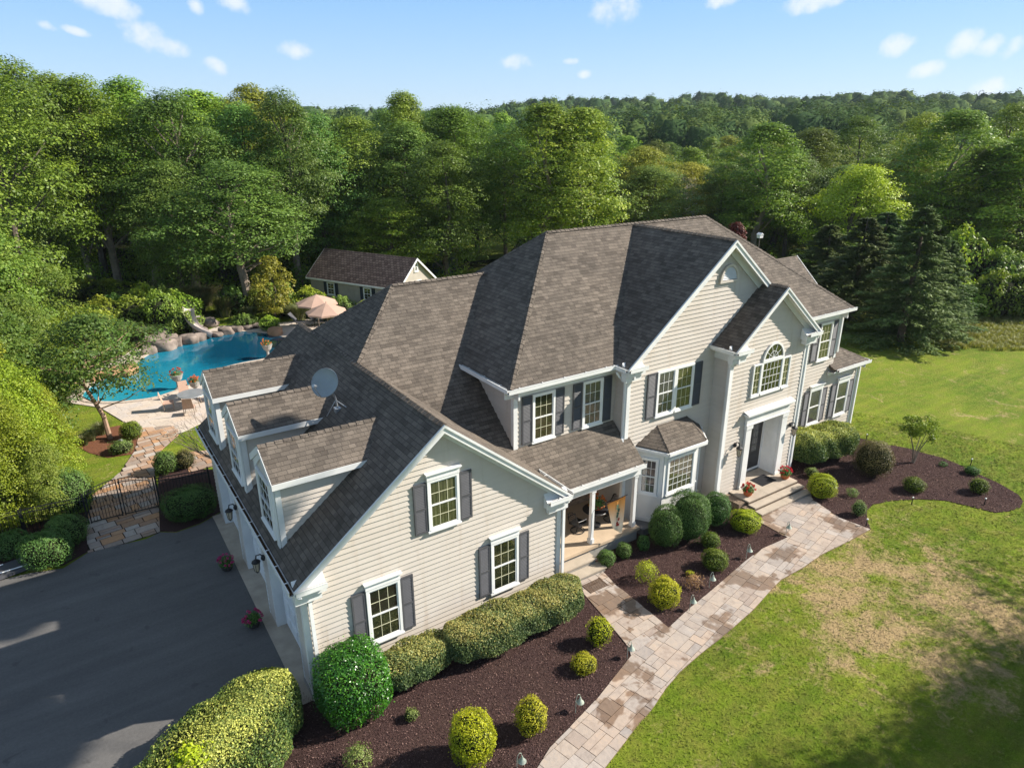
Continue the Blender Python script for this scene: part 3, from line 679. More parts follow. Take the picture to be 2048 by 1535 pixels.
# ---- bay window
B = [(15.42,1.55),(15.97,.75),(17.62,.75),(18.25,1.55)]
bm = MB()
for (p, q) in zip(B[:-1], B[1:]):
    P = Vector((*p,0)); Q = Vector((*q,0)); U = (Q-P).normalized(); L = (Q-P).length; N = Vector((U.y,-U.x,0))
    Mx = frame_m(P, U, N); bm.box(0, L, -.06, 0, .28, 3.0, Mx)
    bm.box(0, .15, .001, .035, .28, 3.0, Mx); bm.box(L-.15, L, .001, .035, .28, 3.0, Mx); bm.box(.152, L-.152, .001, .03, 2.80, 3.0, Mx); bm.box(.152, L-.152, .001, .03, .28, .42, Mx); bm.box(.152, L-.152, .001, .03, 1.25, 1.37, Mx)
by = bm.build('bay_window', WHITE, H)
for i, (p, q) in enumerate(zip(B[:-1], B[1:])):
    P = Vector((*p,0)); Q = Vector((*q,0)); U = (Q-P).normalized(); L = (Q-P).length; N = Vector((U.y,-U.x,0))
    o = P+N*.012; z0, z1 = (1.40, 2.80)
    a = .16
    window((o+U*a).to_tuple()[:2]+(z0,), U, N, L-2*a, z1-z0, pane=[GLASSG, GLASSC, GLASSG][i], cols=[3,5,3][i], rows=[2,5,2][i], double=(i != 1), munt=WHITE2)
bmat = MB()
apL, apR = (16.36,1.56,3.70), (17.82,1.56,3.70); E4 = [(15.38,1.56,3.20),(15.93,.52,3.20),(17.74,.50,3.20),(18.55,1.56,3.20)]
slope(bmat, [E4[0],E4[1],apL], .05); slope(bmat, [E4[1],E4[2],apR,apL], .05); slope(bmat, [E4[2],E4[3],apR], .05)
br = bmat.build('bay_roof', ROOF, H); cq = MB(); caps(cq, E4[1], apL, .07, .015, .16); cq.build('ridge_cap', ROOF, br); cq = MB(); caps(cq, E4[2], apR, .07, .015, .16); cq.build('ridge_cap', ROOF, br)
bt_ = MB()
for p, q in zip(E4[:-1], E4[1:]):
    P = Vector(p); Q = Vector(q); U = (Q-P).normalized(); N = Vector((U.y,-U.x,0)); Mx = frame_m((P.x,P.y,0), U, N); L = (Q-P).length
    bt_.box(0, L, -.02, .015, 3.03, 3.15, Mx); bt_.box(0, L, .016, .07, 3.04, 3.14, Mx)
bt_.poly([(15.4,1.55,3.0),(15.95,.56,3.0),(17.72,.54,3.0),(18.5,1.55,3.0)], vec=(0,0,.028)); bt_.build('bay_cornice', WHITE, br)
MB().box(15.6,18.1,1.0,1.5,.0,.28).build('foundation', BLACK, H); MB().box(15.2,15.85,.75,1.5,.05,.30).build('cellar_hatch', SCREEN, H)  # black block under the bay stands in for the shaded void there
spout([(18.6,1.50,3.1),(18.62,1.48,.2)])

# ---- entry landing and steps
LAND = plain('flagstone_tread', (.42,.355,.285), .8, .2, .14, 2.0, .3)
RISER = plain('rubble_riser', (.20,.15,.11), .9, .1, .5, 18, 1.0, 0, 22)
x0, x1 = 19.74, 22.68; ztop = .36
for k_ in range(3):
    z = ztop*(3-k_)/3; yb = 1.44 if k_ == 0 else -.12-.31*(k_-1); yf = -.12-.31*k_
    MB().box(x0+.04, x1-.04+.05*k_, yf+.04, yb-.002 if k_ else 1.43, 0, z-.052).build('step_riser', RISER, H)
    m = MB(); n = 3 if k_ == 0 else 2
    cuts = [x0, x0+1.1, x0+2.05, x1] if k_ == 0 else ([x0, x0+1.55, x1+.05*k_])
    for a, b in zip(cuts[:-1], cuts[1:]): m.box(a+.004, b-.004, yf, (yb-.003 if k_ else 1.43), z-.05, z)
    m.build('step', LAND, H, bevel=.01)
MB().box(19.35, 19.735, .0, .8, 0, .30).box(19.50, 19.735, -.4, -.001, 0, .17).build('step_cheek', RISER, H)

for (x_, y_, z_) in ((12.6,8.6,7.5),(16.2,9.4,7.2)): MB().tube([(x_,y_,z_-.3),(x_,y_,z_+.35)], .05, 8).build('vent_pipe', GALV, H)
# ================================================================== ground
def mat_lawn(name, patchy=1.0, dead=(.49,.335,.19), g1=(.105,.18,.012), g2=(.195,.26,.022), flat=False):
    t = NT(name); p = t.pos()
    a = t.noise(.16, 3, .55, p); b = t.noise(.55, 6, .72, p, .6); c = t.noise(9, 4, .7, p); d = t.noise(60, 3, .8, p)
    g = t.mix(t.ramp(a, [(.35, (0,0,0)), (.65, (1,1,1))]), g1, g2)
    g = t.mix(t.ramp(t.noise(1.7, 5, .7, p), [(.40, (0,0,0)), (.7, (.8,.8,.8))]), g, (.23, .225, .045))
    mw = t.n('Mapping'); t.link(p, mw.inputs['Vector']); mw.inputs['Rotation'].default_value = (0,0,rad(-38)); mw.inputs['Scale'].default_value = (.22,1.6,1)
    g = t.mix(.85, g, t.mix(1, g, t.ramp(t.noise(1.1, 5, .65, mw.outputs[0]), [(.3, (.72,.76,.8)), (.7, (1.28,1.22,1.1))]), 'MULTIPLY'))
    # dry scorched patches, strongest in the middle of the front lawn
    px = t.n('Mapping'); t.link(p, px.inputs['Vector'])
    sub = t.n('VectorMath'); sub.operation = 'DISTANCE'; t.link(p, sub.inputs[0]); cc = at(1800, 1200); sub.inputs[1].default_value = (cc.x, cc.y, 0)
    near = t.n('MapRange'); t.link(sub.outputs['Value'], near.inputs['Value']); near.inputs['From Min'].default_value = 1.5; near.inputs['From Max'].default_value = 6.4; near.inputs['To Min'].default_value = .165*patchy; near.inputs['To Max'].default_value = -.06
    f = t.math('ADD', b, near.outputs[0]); f = t.math('ADD', f, t.math('MULTIPLY', t.math('SUBTRACT', t.noise(2.6, 5, .7, p, .8), .5), .55)); f = t.math('ADD', f, t.math('MULTIPLY', t.math('SUBTRACT', c, .5), .25))
    f = t.ramp(f, [(.52, (0,0,0)), (.72, (.82,.82,.82))])
    g = t.mix(f, g, dead)
    g = t.mix(.8, g, t.mix(1, g, t.ramp(c, [(.25, (.72,.72,.72)), (.75, (1.3,1.3,1.3))]), 'MULTIPLY'))
    g = t.mix(.7, g, t.mix(1, g, t.ramp(d, [(.25, (.5,.5,.5)), (.75, (1.5,1.5,1.5))]), 'MULTIPLY'))
    nrm = t.n('CombineXYZ', X=0., Y=0., Z=1.).outputs[0] if flat else t.bump(t.math('ADD', d, t.math('MULTIPLY', c, 1.2)), 1.0, .05)
    return t.done(t.princ(g, .9, .12, nrm))
LAWN = mat_lawn('lawn_grass')
def sheet(name, pts, z, mat, th=0):
    mb = MB(); P = [(p[0], p[1], z) for p in pts]; mb.face(P)
    if th:
        n = len(P)
        for i in range(n): j = (i+1) % n; mb.face([P[j], P[i], (P[i][0],P[i][1],z-th), (P[j][0],P[j][1],z-th)])
    o = mb.build(name, mat); o['kind'] = 'structure'; return o
def area(pts):
    return sum(pts[i][0]*pts[(i+1)%len(pts)][1]-pts[(i+1)%len(pts)][0]*pts[i][1] for i in range(len(pts)))/2
def ccw(pts): return pts if area(pts) > 0 else pts[::-1]
def smooth_poly(pts, it=2):
    for _ in range(it):
        q = []
        for i in range(len(pts)):
            a, b = Vector(pts[i][:2]), Vector(pts[(i+1) % len(pts)][:2]); q += [a*.75+b*.25, a*.25+b*.75]
        pts = q
    return pts
# terrain: flat yard, ridge rising far behind the wood
n = 90; xs = np.sinh(np.linspace(-4.4, 4.4, n))/np.sinh(4.4)*1500; X, Y = np.meshgrid(xs+20, xs+60)
def terr(x, y):
    d = np.hypot(x-0, y+14); az = np.degrees(np.arctan2(x, y+14))
    h = np.clip((d-130)/560, 0, 1); h = h*h*(3-2*h)
    hill = 18.0+6.*np.exp(-((az-50)/13)**2)-5*np.exp(-((az-27)/8)**2)+1.5*np.sin(az*.21)+1.6*np.sin(az*.53+1)
    front = np.clip(1-(np.abs(az-38)-60)/30, 0, 1)
    return h*hill*front
Z = terr(X, Y)
V = np.stack([X.ravel(), Y.ravel(), Z.ravel()-.012], 1); I = np.arange(n*n).reshape(n, n)
F = np.stack([I[:-1,:-1].ravel(), I[:-1,1:].ravel(), I[1:,1:].ravel(), I[1:,:-1].ravel()], 1)
g = linkmesh('lawn', meshfrom('lawn', V, F, LAWN, smooth=True)); g['kind'] = 'structure'

FLOOR = plain('forest_floor', (.035,.04,.016), .95, .05, .5, .8, 1, 0, 12)
P = [at(*q) for q in ((-60,650),(150,607),(420,592),(560,580),(700,560),(900,545),(1040,520),(1480,505))]
sheet('forest_floor', ccw([p[:2] for p in P]+[tuple(far(1500,140)[:2]), tuple(far(900,170)[:2]), tuple(far(0,160)[:2]), tuple(far(-500,120)[:2]), (-60,60), (-60,25)]), .0, FLOOR)
MEADOW = mat_lawn('meadow_grass', 0, (.36,.32,.13), (.16,.21,.03), (.28,.30,.07))
P = [at(*q) for q in ((1520,508),(1700,640),(1880,668),(2120,700),(2300,690))]
sheet('meadow', ccw([p[:2] for p in P]+[tuple(far(2300,150)[:2]), tuple(far(1500,150)[:2])]), .004, MEADOW)
sheet('field', ccw([far(px, w)[:2] for px, w in ((930,68),(1010,70),(1060,95),(900,92))]), .012, mat_lawn('field_grass', 0, (.2,.2,.06), (.13,.20,.03), (.19,.26,.05)))

# asphalt
t = NT('asphalt'); p = t.pos()
c = t.ramp(t.noise(.35, 4, .6, p), [(.3, (.108,.103,.100)), (.7, (.135,.129,.124))])
c = t.mix(1, c, t.ramp(t.noise(120, 3, .8, p), [(.3, (.72,.72,.72)), (.75, (1.4,1.4,1.4))]), 'MULTIPLY')
c = t.mix(t.ramp(t.noise(3.2, 7, .7, p, 1), [(.60, (0,0,0)), (.72, (.3,.3,.3))]), c, (.15,.145,.14))
c = t.mix(.6, c, t.mix(1, c, t.ramp(t.noise(14, 5, .75, p), [(.3, (.8,.8,.8)), (.7, (1.22,1.22,1.22))]), 'MULTIPLY'))
mw = t.n('Mapping'); t.link(p, mw.inputs['Vector']); mw.inputs['Scale'].default_value = (.25, 2.2, 1)
c = t.mix(.5, c, t.mix(1, c, t.ramp(t.noise(.9, 4, .6, mw.outputs[0]), [(.35, (.75,.75,.76)), (.65, (1.15,1.15,1.14))]), 'MULTIPLY'))
c = t.mix(t.ramp(t.noise(1.5, 3, .5, p, .5), [(.66, (0,0,0)), (.72, (.4,.4,.4))]), c, (.045,.043,.042))
c = t.mix(t.ramp(t.noise(7, 8, .8, p), [(.70, (0,0,0)), (.76, (.6,.6,.6))]), c, (.20,.185,.16))
ASPH = t.done(t.princ(c, .85, .25, t.bump(t.noise(150, 2, .8, p), .5, .006)))
drv = [(-400,1255),(0,1160),(58.6,1146),(127,1136),(176,1105),(207,1097),(293,1077.7),(320,1064),(352,1065),(400,1048),(446,1022)]
D = [tuple(at(*q)[:2]) for q in drv]+[(2.99,10.0),(2.99,.9),(2.2,.75),(.9,.1),(-.3,-1.1),(-1.3,-2.8),(-2.0,-5),(-2.5,-9),(-3,-16),(-22,-16),(-22,6)]
sheet('driveway', ccw(D), .010, ASPH, .02)
t = NT('mulch'); p = t.pos()
v = t.n('TexVoronoi', Scale=55); t.link(p, v.inputs['Vector']); v2 = t.n('TexVoronoi', Scale=23); t.link(p, v2.inputs['Vector'])
c = t.mix(.5, t.ramp(v.outputs['Distance'], [(.0, (.17,.10,.092)), (.5, (.055,.031,.030))]), t.ramp(t.noise(30, 5, .8, p), [(.35, (.048,.027,.026)), (.72, (.19,.118,.104))]))
c = t.mix(t.ramp(t.noise(.7, 4, .6, p), [(.45, (0,0,0)), (.8, (.35,.35,.35))]), c, (.13,.085,.06))
MULCH = t.done(t.princ(c, .95, .1, t.bump(t.math('ADD', v.outputs['Distance'], t.noise(40, 4, .8, p)), 1.0, .04)))
main_path_L = [(1060,1560),(1100,1496),(1137,1458),(1164.7,1428.5),(1194,1398),(1211.6,1376.7),(1262,1312)]
side_L = [(1258,1296),(1211,1238),(1162,1182),(1141,1157)]
side_R = [(1195,1132.5),(1228,1166.7),(1291,1217.5),(1337,1256)]
main_L2 = [(1380.7,1216),(1412,1190.6),(1455,1153.5),(1494,1120),(1523.3,1098.7),(1575,1075.3)]
pad_L = [(1521.4,1046)]
pad_R = [(1623,997),(1644,1013),(1679.5,1036.5),(1740,1059)]
main_R = [(1699,1081.4),(1641.6,1110),(1604.6,1136),(1563,1159),(1535,1187),(1507,1219),(1470,1251.6),(1442.6,1274.8),(1401,1307),(1359,1344),(1331.5,1376.7),(1303.7,1418),(1271,1455),(1243.5,1492),(1211,1534),(1180,1570)]
W2 = lambda L: [tuple(at(*q)[:2]) for q in L]
bed1 = W2(main_path_L)+W2(side_L)+[(11.2,.3),(11.0,.1),(3.2,.1),(2.99,.9),(2.2,.75),(.9,.1),(-.3,-1.1),(-1.3,-2.8),(-2.0,-5),(-2.2,-7)]+W2([(600,1640),(1020,1600)])
sheet('mulch_bed', ccw(bed1), .014, MULCH, .02)
bed2 = W2(side_R)+W2(main_L2)+W2(pad_L)+[(19.7,-.4),(19.7,1.0),(19.0,1.6),(14.9,1.6),(14.9,.8),(12.8,.7)]
sheet('mulch_bed', ccw(bed2), .014, MULCH, .02)
b3 = [(1700,872),(1726,877.7),(1769,889.4),(1785,890.4),(1818,897),(1843.4,905),(1882.5,914.8),(1921.6,930.5),(1952.8,946),(1999.7,967.6),(2036.9,989),(2046,1002.8),(2040.8,1014.5),(2019,1022),(1990,1025),(1941,1012.5),(1892,1000.8),(1843.4,998),(1784.8,1000.8),(1745.7,1008.6),(1734,1020),(1734,1040),(1741.8,1059)]
bed3 = W2(b3)+W2(pad_R)[::-1]+[(22.7,-.4),(22.7,1.0),(23.3,2.3),(29.0,2.3)]
BED3 = sheet('mulch_bed', ccw(bed3), .014, MULCH, .02)
# mulch around the pool gate and the left shrubs
REDM = plain('pine_mulch', (.16,.07,.04), .95, .1, .45, 14, .8, 0, 30)
sheet('mulch_bed', ccw(W2([(-120,1180),(0,1150),(58,1140),(127,1130),(176,1103),(184,1060),(184,1020),(0,1060),(-120,1100)])), .007, MULCH)
sheet('mulch_bed', ccw(W2([(318,1062),(352,1063),(400,1046),(446,1020),(470,940),(320,935),(312,1010)])), .007, MULCH)
sheet('mulch_bed', ccw(W2([(178,905),(215,915),(272,907),(285,880),(290,862),(240,850),(190,860),(150,890)])), .007, REDM)

# flag paths: irregular courses of cut stone, each stone its own slab in one paving sheet
def stone_mat(name, cols, wet=True, rough=.75):
    t = NT(name); p = t.pos(); at_ = t.attr('tone')
    c = t.ramp(at_, [(i/(len(cols)-1), c) for i, c in enumerate(cols)])
    v = t.noise(2.6, 7, .7, p, 1.6); c = t.mix(.75, c, t.mix(1, c, t.ramp(v, [(.3, (.72,.68,.66)), (.5, (1,1,1)), (.72, (1.22,1.12,1.0))]), 'MULTIPLY'))
    rr_ = .75
    if wet:
        w = t.ramp(t.math('ADD', t.noise(.55, 4, .6, p, .4), t.math('MULTIPLY', t.noise(3, 3, .6, p), .12)), [(.60, (0,0,0)), (.635, (1,1,1))])
        c = t.mix(t.math('MULTIPLY', w, .78), c, t.mix(1, c, (.42,.32,.24), 'MULTIPLY')); rr_ = t.math('MULTIPLY_ADD', w, -.3, .75)
    return t.done(t.princ(c, rr_, .25, t.bump(t.noise(7, 6, .7, p), .5, .02)))
FLAG = stone_mat('flagstone', [(.34,.275,.235),(.42,.35,.295),(.37,.32,.285),(.43,.34,.275),(.33,.29,.265),(.43,.375,.335)])
RUST = stone_mat('fieldstone', [(.34,.29,.26),(.42,.24,.14),(.28,.22,.18),(.44,.39,.35),(.46,.26,.14),(.33,.21,.14)], False)
JOINT = plain('sand_joint', (.20,.145,.09), .95, .1, .3, 10, .4)
DARKJ = plain('dark_joint', (.035,.027,.02), .95, .1, .4, 10, .4)
def paving(name, outline, ang, z, mat, jmat, cw=.55, rh=(.38,.62), gap=.012, seed=1, label=None):
    rr = random.Random(seed); outline = ccw([Vector(p[:2]) for p in outline])
    sheet(name+'_base' if False else name, outline, z, jmat, .03)
    ca, sa = math.cos(ang), math.sin(ang)
    loc = [(p.x*ca+p.y*sa, -p.x*sa+p.y*ca) for p in outline]
    x0, x1 = min(p[0] for p in loc), max(p[0] for p in loc); y0, y1 = min(p[1] for p in loc), max(p[1] for p in loc)
    mb = MB(); tones = []; y = y0
    while y < y1:
        h = rr.uniform(*rh); x = x0-rr.uniform(0, cw)
        while x < x1:
            w = cw*rr.choice((.7, .9, 1.1, 1.4, 1.7)); splits = [(y, y+h)] if rr.random() > .25 else [(y, y+h*.5), (y+h*.5, y+h)]
            for (a, b) in splits:
                q = loc
                for (A_, B_, C_) in ((1,0,-(x+gap)),(-1,0,x+w-gap),(0,1,-(a+gap)),(0,-1,b-gap)):
                    q = clip(q, A_, B_, C_)
                    if len(q) < 3: break
                if len(q) < 3 or abs(area(q)) < .01: continue
                dz = rr.uniform(0, .006); tone = rr.random()
                P = [(u*ca-v*sa+rr.uniform(-.004,.004), u*sa+v*ca+rr.uniform(-.004,.004)) for u, v in q]
                T = [(p[0], p[1], z+.016+dz) for p in P]; mb.face(T); tones.append(tone)
                for i in range(len(T)): j = (i+1) % len(T); mb.face([T[j], T[i], (P[i][0],P[i][1],z-.01), (P[j][0],P[j][1],z-.01)]); tones.append(tone)
            x += w
        y += h
    o = mb.build(name, mat); a = o.data.attributes.new('tone', 'FLOAT', 'FACE'); a.data.foreach_set('value', tones); o['kind'] = 'structure'; return o
mainp = W2(main_path_L)+W2([(1337,1256)])+W2(main_L2)+W2(pad_L)+[(19.75,-.70),(22.8,-.70)]+W2(pad_R)+W2(main_R)
paving('walkway', mainp, rad(13), .018, FLAG, JOINT, .40, (.28,.46), .007, 4)
sidep = W2(side_L)[::-1]+W2([(1262,1312)])+W2([(1337,1256)])+W2(side_R)[::-1]+[(12.9,.02),(11.1,.02)]
paving('path', sidep[::-1], 0.05, .017, FLAG, JOINT, .48, (.34,.5), .009, 9)
gp = W2([(176,1106),(250,1086),(320,1064),(318,1010),(309,945),(318,905),(357,870),(356,850),(283,856),(268,905),(240,945),(186,990),(172,1050)])
paving('path', gp, .12, .012, RUST, DARKJ, .42, (.28,.45), .016, 12)
paving('path', W2([(370,905),(424,900),(432,930),(378,945)]), .1, .012, RUST, DARKJ, .42, (.28,.45), .016, 13)
# pool deck and pool
DECK = stone_mat('travertine', [(.50,.42,.35),(.56,.48,.41),(.52,.46,.42),(.58,.47,.38)], False)
pool = smooth_poly(W2([(150,800),(215,808),(300,800),(340,788),(400,765),(430,742),(480,728),(540,718),(575,705),(590,690),(580,678),(550,668),(510,664),(470,662),(430,668),(380,676),(340,690),(300,705),(250,740),(180,770)]), 2)
paving('pool_deck', W2([(100,800),(200,815),(268,856),(357,868),(440,828),(480,790),(640,760),(760,690),(700,632),(600,640),(540,648),(440,652),(380,672),(300,690),(140,740)]), .2, .006, DECK, DECK, .6, (.4,.6), .004, 3)
t = NT('pool_water'); p = t.pos()
sh = t.ramp(t.noise(.13, 2, .5, p), [(.40, (0,0,0)), (.56, (1,1,1))])
cpt = at(520,690); dd = t.n('VectorMath'); dd.operation = 'DISTANCE'; t.link(p, dd.inputs[0]); dd.inputs[1].default_value = (cpt.x, cpt.y, 0)
f = t.ramp(t.math('ADD', t.math('DIVIDE', dd.outputs['Value'], 16), t.math('MULTIPLY', t.noise(.5, 3, .6, p), .25)), [(.30, (.003,.050,.095)), (.44, (.008,.17,.27)), (.85, (.022,.28,.38))])
f = t.mix(.5, f, t.mix(1, f, t.ramp(t.noise(3.5, 3, .6, p, 1.5), [(.35, (.7,.7,.7)), (.7, (1.35,1.35,1.35))]), 'MULTIPLY'))
WATER = t.done(t.princ(f, .04, .5, t.bump(t.noise(4, 3, .6, p), .08, .05)))
sheet('pool_water', ccw(pool), .034, WATER)
coping = MB()
for i in range(len(pool)):
    a = Vector((*pool[i],0)); b = Vector((*pool[(i+1) % len(pool)],0)); coping.beam((a.x,a.y,.03), (b.x,b.y,.03), .26, .07)
o = coping.build('pool_coping', DECK); o['kind'] = 'structure'
# ================================================================== foliage toolkit
def leafmat(name, stops, trans=.30, rough=.5, spec=.3, var=.24, hue=.022):
    t = NT(name); a = t.attr('lv')
    c = t.ramp(a, [(i/(len(stops)-1), s) for i, s in enumerate(stops)])
    oi = t.t.nodes.new('ShaderNodeObjectInfo')
    hs = t.n('HueSaturation'); t.link(c, hs.inputs['Color'])
    t.link(t.math('MULTIPLY_ADD', oi.outputs['Random'], var*2, 1-var), hs.inputs['Value'])
    t.link(t.math('MULTIPLY_ADD', t.math('FRACT', t.math('MULTIPLY', oi.outputs['Random'], 7.31)), hue*2, .5-hue), hs.inputs['Hue'])
    b = t.princ(hs.outputs[0], rough, spec)
    tr_ = t.n('BsdfTranslucent'); lt = t.mix(1, hs.outputs[0], (1.25, 1.3, .7), 'MULTIPLY'); t.link(lt, tr_.inputs['Color'])
    m = t.n('MixShader'); m.inputs[0].default_value = trans; t.link(b.outputs[0], m.inputs[1]); t.link(tr_.outputs[0], m.inputs[2])
    return t.done(m.outputs[0])
DEC = [leafmat('oak_leaves', [(0.067,0.111,0.018),(0.154,0.225,0.028),(0.306,0.381,0.049)]),
       leafmat('maple_leaves', [(0.091,0.153,0.018),(0.215,0.309,0.032),(0.445,0.500,0.061)]),
       leafmat('ash_leaves', [(0.061,0.121,0.025),(0.135,0.225,0.042),(0.261,0.367,0.070)]),
       leafmat('locust_leaves', [(0.138,0.162,0.021),(0.291,0.315,0.035),(0.500,0.500,0.070)])]
BRIGHT = leafmat('chartreuse_leaves', [(.24,.31,.02),(.42,.48,.03),(.58,.60,.06)], var=.05)
SPR = leafmat('spruce_needles', [(.036,.070,.024),(.09,.145,.040),(.19,.25,.065)], .08, .6, .2)
BSPR = leafmat('blue_spruce_needles', [(.03,.06,.055),(.07,.12,.12),(.14,.21,.21)], .05, .6, .2, .02)
REDL = leafmat('red_maple_leaves', [(.07,.012,.015),(.14,.022,.028),(.23,.04,.04)], var=.02)
BARK = plain('bark', (.12,.10,.08), .95, .1, .4, 3, .8, 0, 14)
BARKP = plain('pale_bark', (.26,.21,.17), .95, .1, .3, 3, .6, 0, 14)
CORE = plain('dark_core', (.022,.026,.012), .95, .05, .4, 6)  # solid dark filler behind the leaves, keeps shrubs and hedges from being see-through
def nrm(a): return a/np.maximum(np.linalg.norm(a, axis=1, keepdims=True), 1e-6)
def leafquads(P, N, size, aspect=.6, jit=.7, rng=RNG, T=None):
    n = len(P); N = nrm(N+rng.normal(0, jit, (n, 3))); R = rng.normal(0, 1, (n, 3)) if T is None else T+rng.normal(0, .25, (n, 3))
    A = nrm(R-N*np.sum(R*N, 1, keepdims=True)); B = np.cross(N, A); s = (np.asarray(size)*np.ones(n))[:, None]
    V = np.stack([P+A*s*.5, P+B*s*aspect*.5+A*s*.05, P-A*s*.5, P-B*s*aspect*.5+A*s*.05], 1).reshape(-1, 3)
    return V, np.arange(4*n).reshape(n, 4)
def join(parts):
    V = []; F = []; L = []; M_ = []; o = 0
    for v, f, l, m in parts: V.append(v); F.append(f+o); L.append(np.asarray(l)*np.ones(len(f))); M_.append(np.full(len(f), m, np.int32)); o += len(v)
    return np.concatenate(V), np.concatenate(F), np.concatenate(L), np.concatenate(M_)
def foliage_mesh(name, parts, mats):
    V, F, L, M_ = join(parts); me = meshfrom(name, V, F, None, {'lv': np.clip(L, 0, 1)})
    for m in mats: me.materials.append(m)
    me.polygons.foreach_set('material_index', M_); return me
def ball_np(c, r, n=12, m=8):
    th = np.linspace(0.02, np.pi-.02, m+1); ph = np.linspace(0, 2*np.pi, n, endpoint=False); T, Pn = np.meshgrid(th, ph, indexing='ij')
    V = np.stack([c[0]+r[0]*np.sin(T)*np.cos(Pn), c[1]+r[1]*np.sin(T)*np.sin(Pn), c[2]+r[2]*np.cos(T)], -1).reshape(-1, 3)
    F = [(i*n+k, (i+1)*n+k, (i+1)*n+(k+1) % n, i*n+(k+1) % n) for i in range(m) for k in range(n)]
    return V, np.array(F)

def dec_crown(seed, R=4., H=12., base=.28, clumps=220, per=90, leaf=.17, kind='round'):
    rng = np.random.default_rng(seed); z = rng.uniform(base, 1, clumps)**.9; a = rng.uniform(0, 2*np.pi, clumps)
    t = (z-base)/(1-base)
    env = np.sin(np.pi*np.clip(t*.86+.14, 0, 1))**.6 if kind == 'round' else np.clip(1.15-t, .1, 1)**.7
    lob = 1+.28*np.sin(a*2+seed)+.22*np.sin(a*3-seed*1.7+t*5)+.15*np.sin(t*9+seed)
    rr = env*lob*np.sqrt(rng.uniform(.22, 1, clumps)); rr = rr*R*.88/np.percentile(rr, 96); C = np.stack([rr*np.cos(a), rr*np.sin(a), z*H], 1)
    cr = R*rng.uniform(.15, .30, clumps); n = clumps*per; idx = np.repeat(np.arange(clumps), per)
    D = nrm(rng.normal(0, 1, (n, 3))); D[:, 2] = np.where(rng.random(n) < .7, np.abs(D[:, 2]), D[:, 2]); sh = rng.uniform(.45, 1, n)**.5
    P = C[idx]+D*cr[idx][:, None]*sh[:, None]*np.array([1, 1, .62]); P[:, 2] = np.maximum(P[:, 2], .8)
    out_ = P.copy(); out_[:, 2] -= H*.5; N = D*.8+nrm(out_)*.4+np.array([0, 0, .55])
    cv = rng.normal(0, .13, clumps); lv = .46+cv[idx]+rng.normal(0, .15, n)
    V, F = leafquads(P, N, leaf*rng.uniform(.5, 1.5, n), .65, .42, rng); return V, F, lv, C
def trunk_mb(C, H, r0, seed, limbs=12, base=.3, fork=False):
    rr = random.Random(seed); mb = MB(); top = H*.86
    pts = [(0,0,-.3),(rr.uniform(-.15,.15),rr.uniform(-.15,.15),H*.2),(rr.uniform(-.4,.4),rr.uniform(-.4,.4),H*.5),(rr.uniform(-.5,.5),rr.uniform(-.5,.5),top)]
    mb.tube(pts, [r0*1.25, r0, r0*.65, r0*.15], 7)
    for k_ in range(limbs):
        c = C[rr.randrange(len(C))]; t = max(base*.6, min(.8, c[2]/H-.18)); i = t*H; seg = 0
        zz = [p[2] for p in pts]; j = max(q for q in range(3) if zz[q] <= i); u = (i-zz[j])/(zz[j+1]-zz[j]); s = Vector(pts[j]).lerp(Vector(pts[j+1]), u)
        e = Vector(c); mid_ = s.lerp(e, .5)+Vector((0,0,-.06*(e-s).length)); mb.tube([s, mid_, e], [r0*.42*(1-t*.5), r0*.25, r0*.05], 5)
    return mb
TREES = {}
def make_tree(key, seed, R, H, mat, base=.28, clumps=220, per=90, leaf=.17, kind='round', r0=.22, bark=None, limbs=12):
    V, F, lv, C = dec_crown(seed, R, H, base, clumps, per, leaf, kind)
    cm = foliage_mesh('crown', [(V, F, lv, 0)], [mat]); tm = trunk_mb(C, H, r0, seed, limbs, base)
    me = bpy.data.meshes.new('trunk'); me.from_pydata(tm.v, [], tm.f); me.materials.append(bark or BARK); me.update()
    TREES[key] = (cm, me, H, R)
def make_spruce(key, seed, R, H, mat, n=42000, leaf=.21, layers=34, dens=1.):
    rng = np.random.default_rng(seed); nb = layers*9; lay = np.repeat(np.arange(layers), 9); z = .04+.95*(lay+rng.uniform(-.3, .3, nb))/layers; a = rng.uniform(0, 2*np.pi, nb)
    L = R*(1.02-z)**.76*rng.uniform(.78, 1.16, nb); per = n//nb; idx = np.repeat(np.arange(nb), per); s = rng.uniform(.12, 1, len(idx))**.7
    w = (1-s)*.35+.10; off = rng.normal(0, 1, len(idx))*w*L[idx]*.32; ca, sa = np.cos(a[idx]), np.sin(a[idx]); rad_ = s*L[idx]
    P = np.stack([rad_*ca-off*sa, rad_*sa+off*ca, z[idx]*H-.22*rad_+.10*rad_*s-np.abs(off)*.25+rng.normal(0, .05, len(idx))-rng.random(len(idx))*.12], 1); P[:, 2] = np.maximum(P[:, 2], .1)
    T = np.stack([ca-.6*np.sign(off)*sa, sa+.6*np.sign(off)*ca, np.full(len(idx), -.45)], 1)
    V, F = leafquads(P, np.tile([0, 0, 1.], (len(idx), 1)), leaf*rng.uniform(.7, 1.4, len(idx)), .32, .45, rng, T)
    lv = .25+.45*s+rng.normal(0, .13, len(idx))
    cm = foliage_mesh('crown', [(V, F, lv, 0)], [mat]); mb = MB().tube([(0,0,-.3),(0,0,H*.5),(0,0,H*.97)], [.2,.12,.02], 6)
    me = bpy.data.meshes.new('trunk'); me.from_pydata(mb.v, [], mb.f); me.materials.append(BARK); me.update(); TREES[key] = (cm, me, H, R)
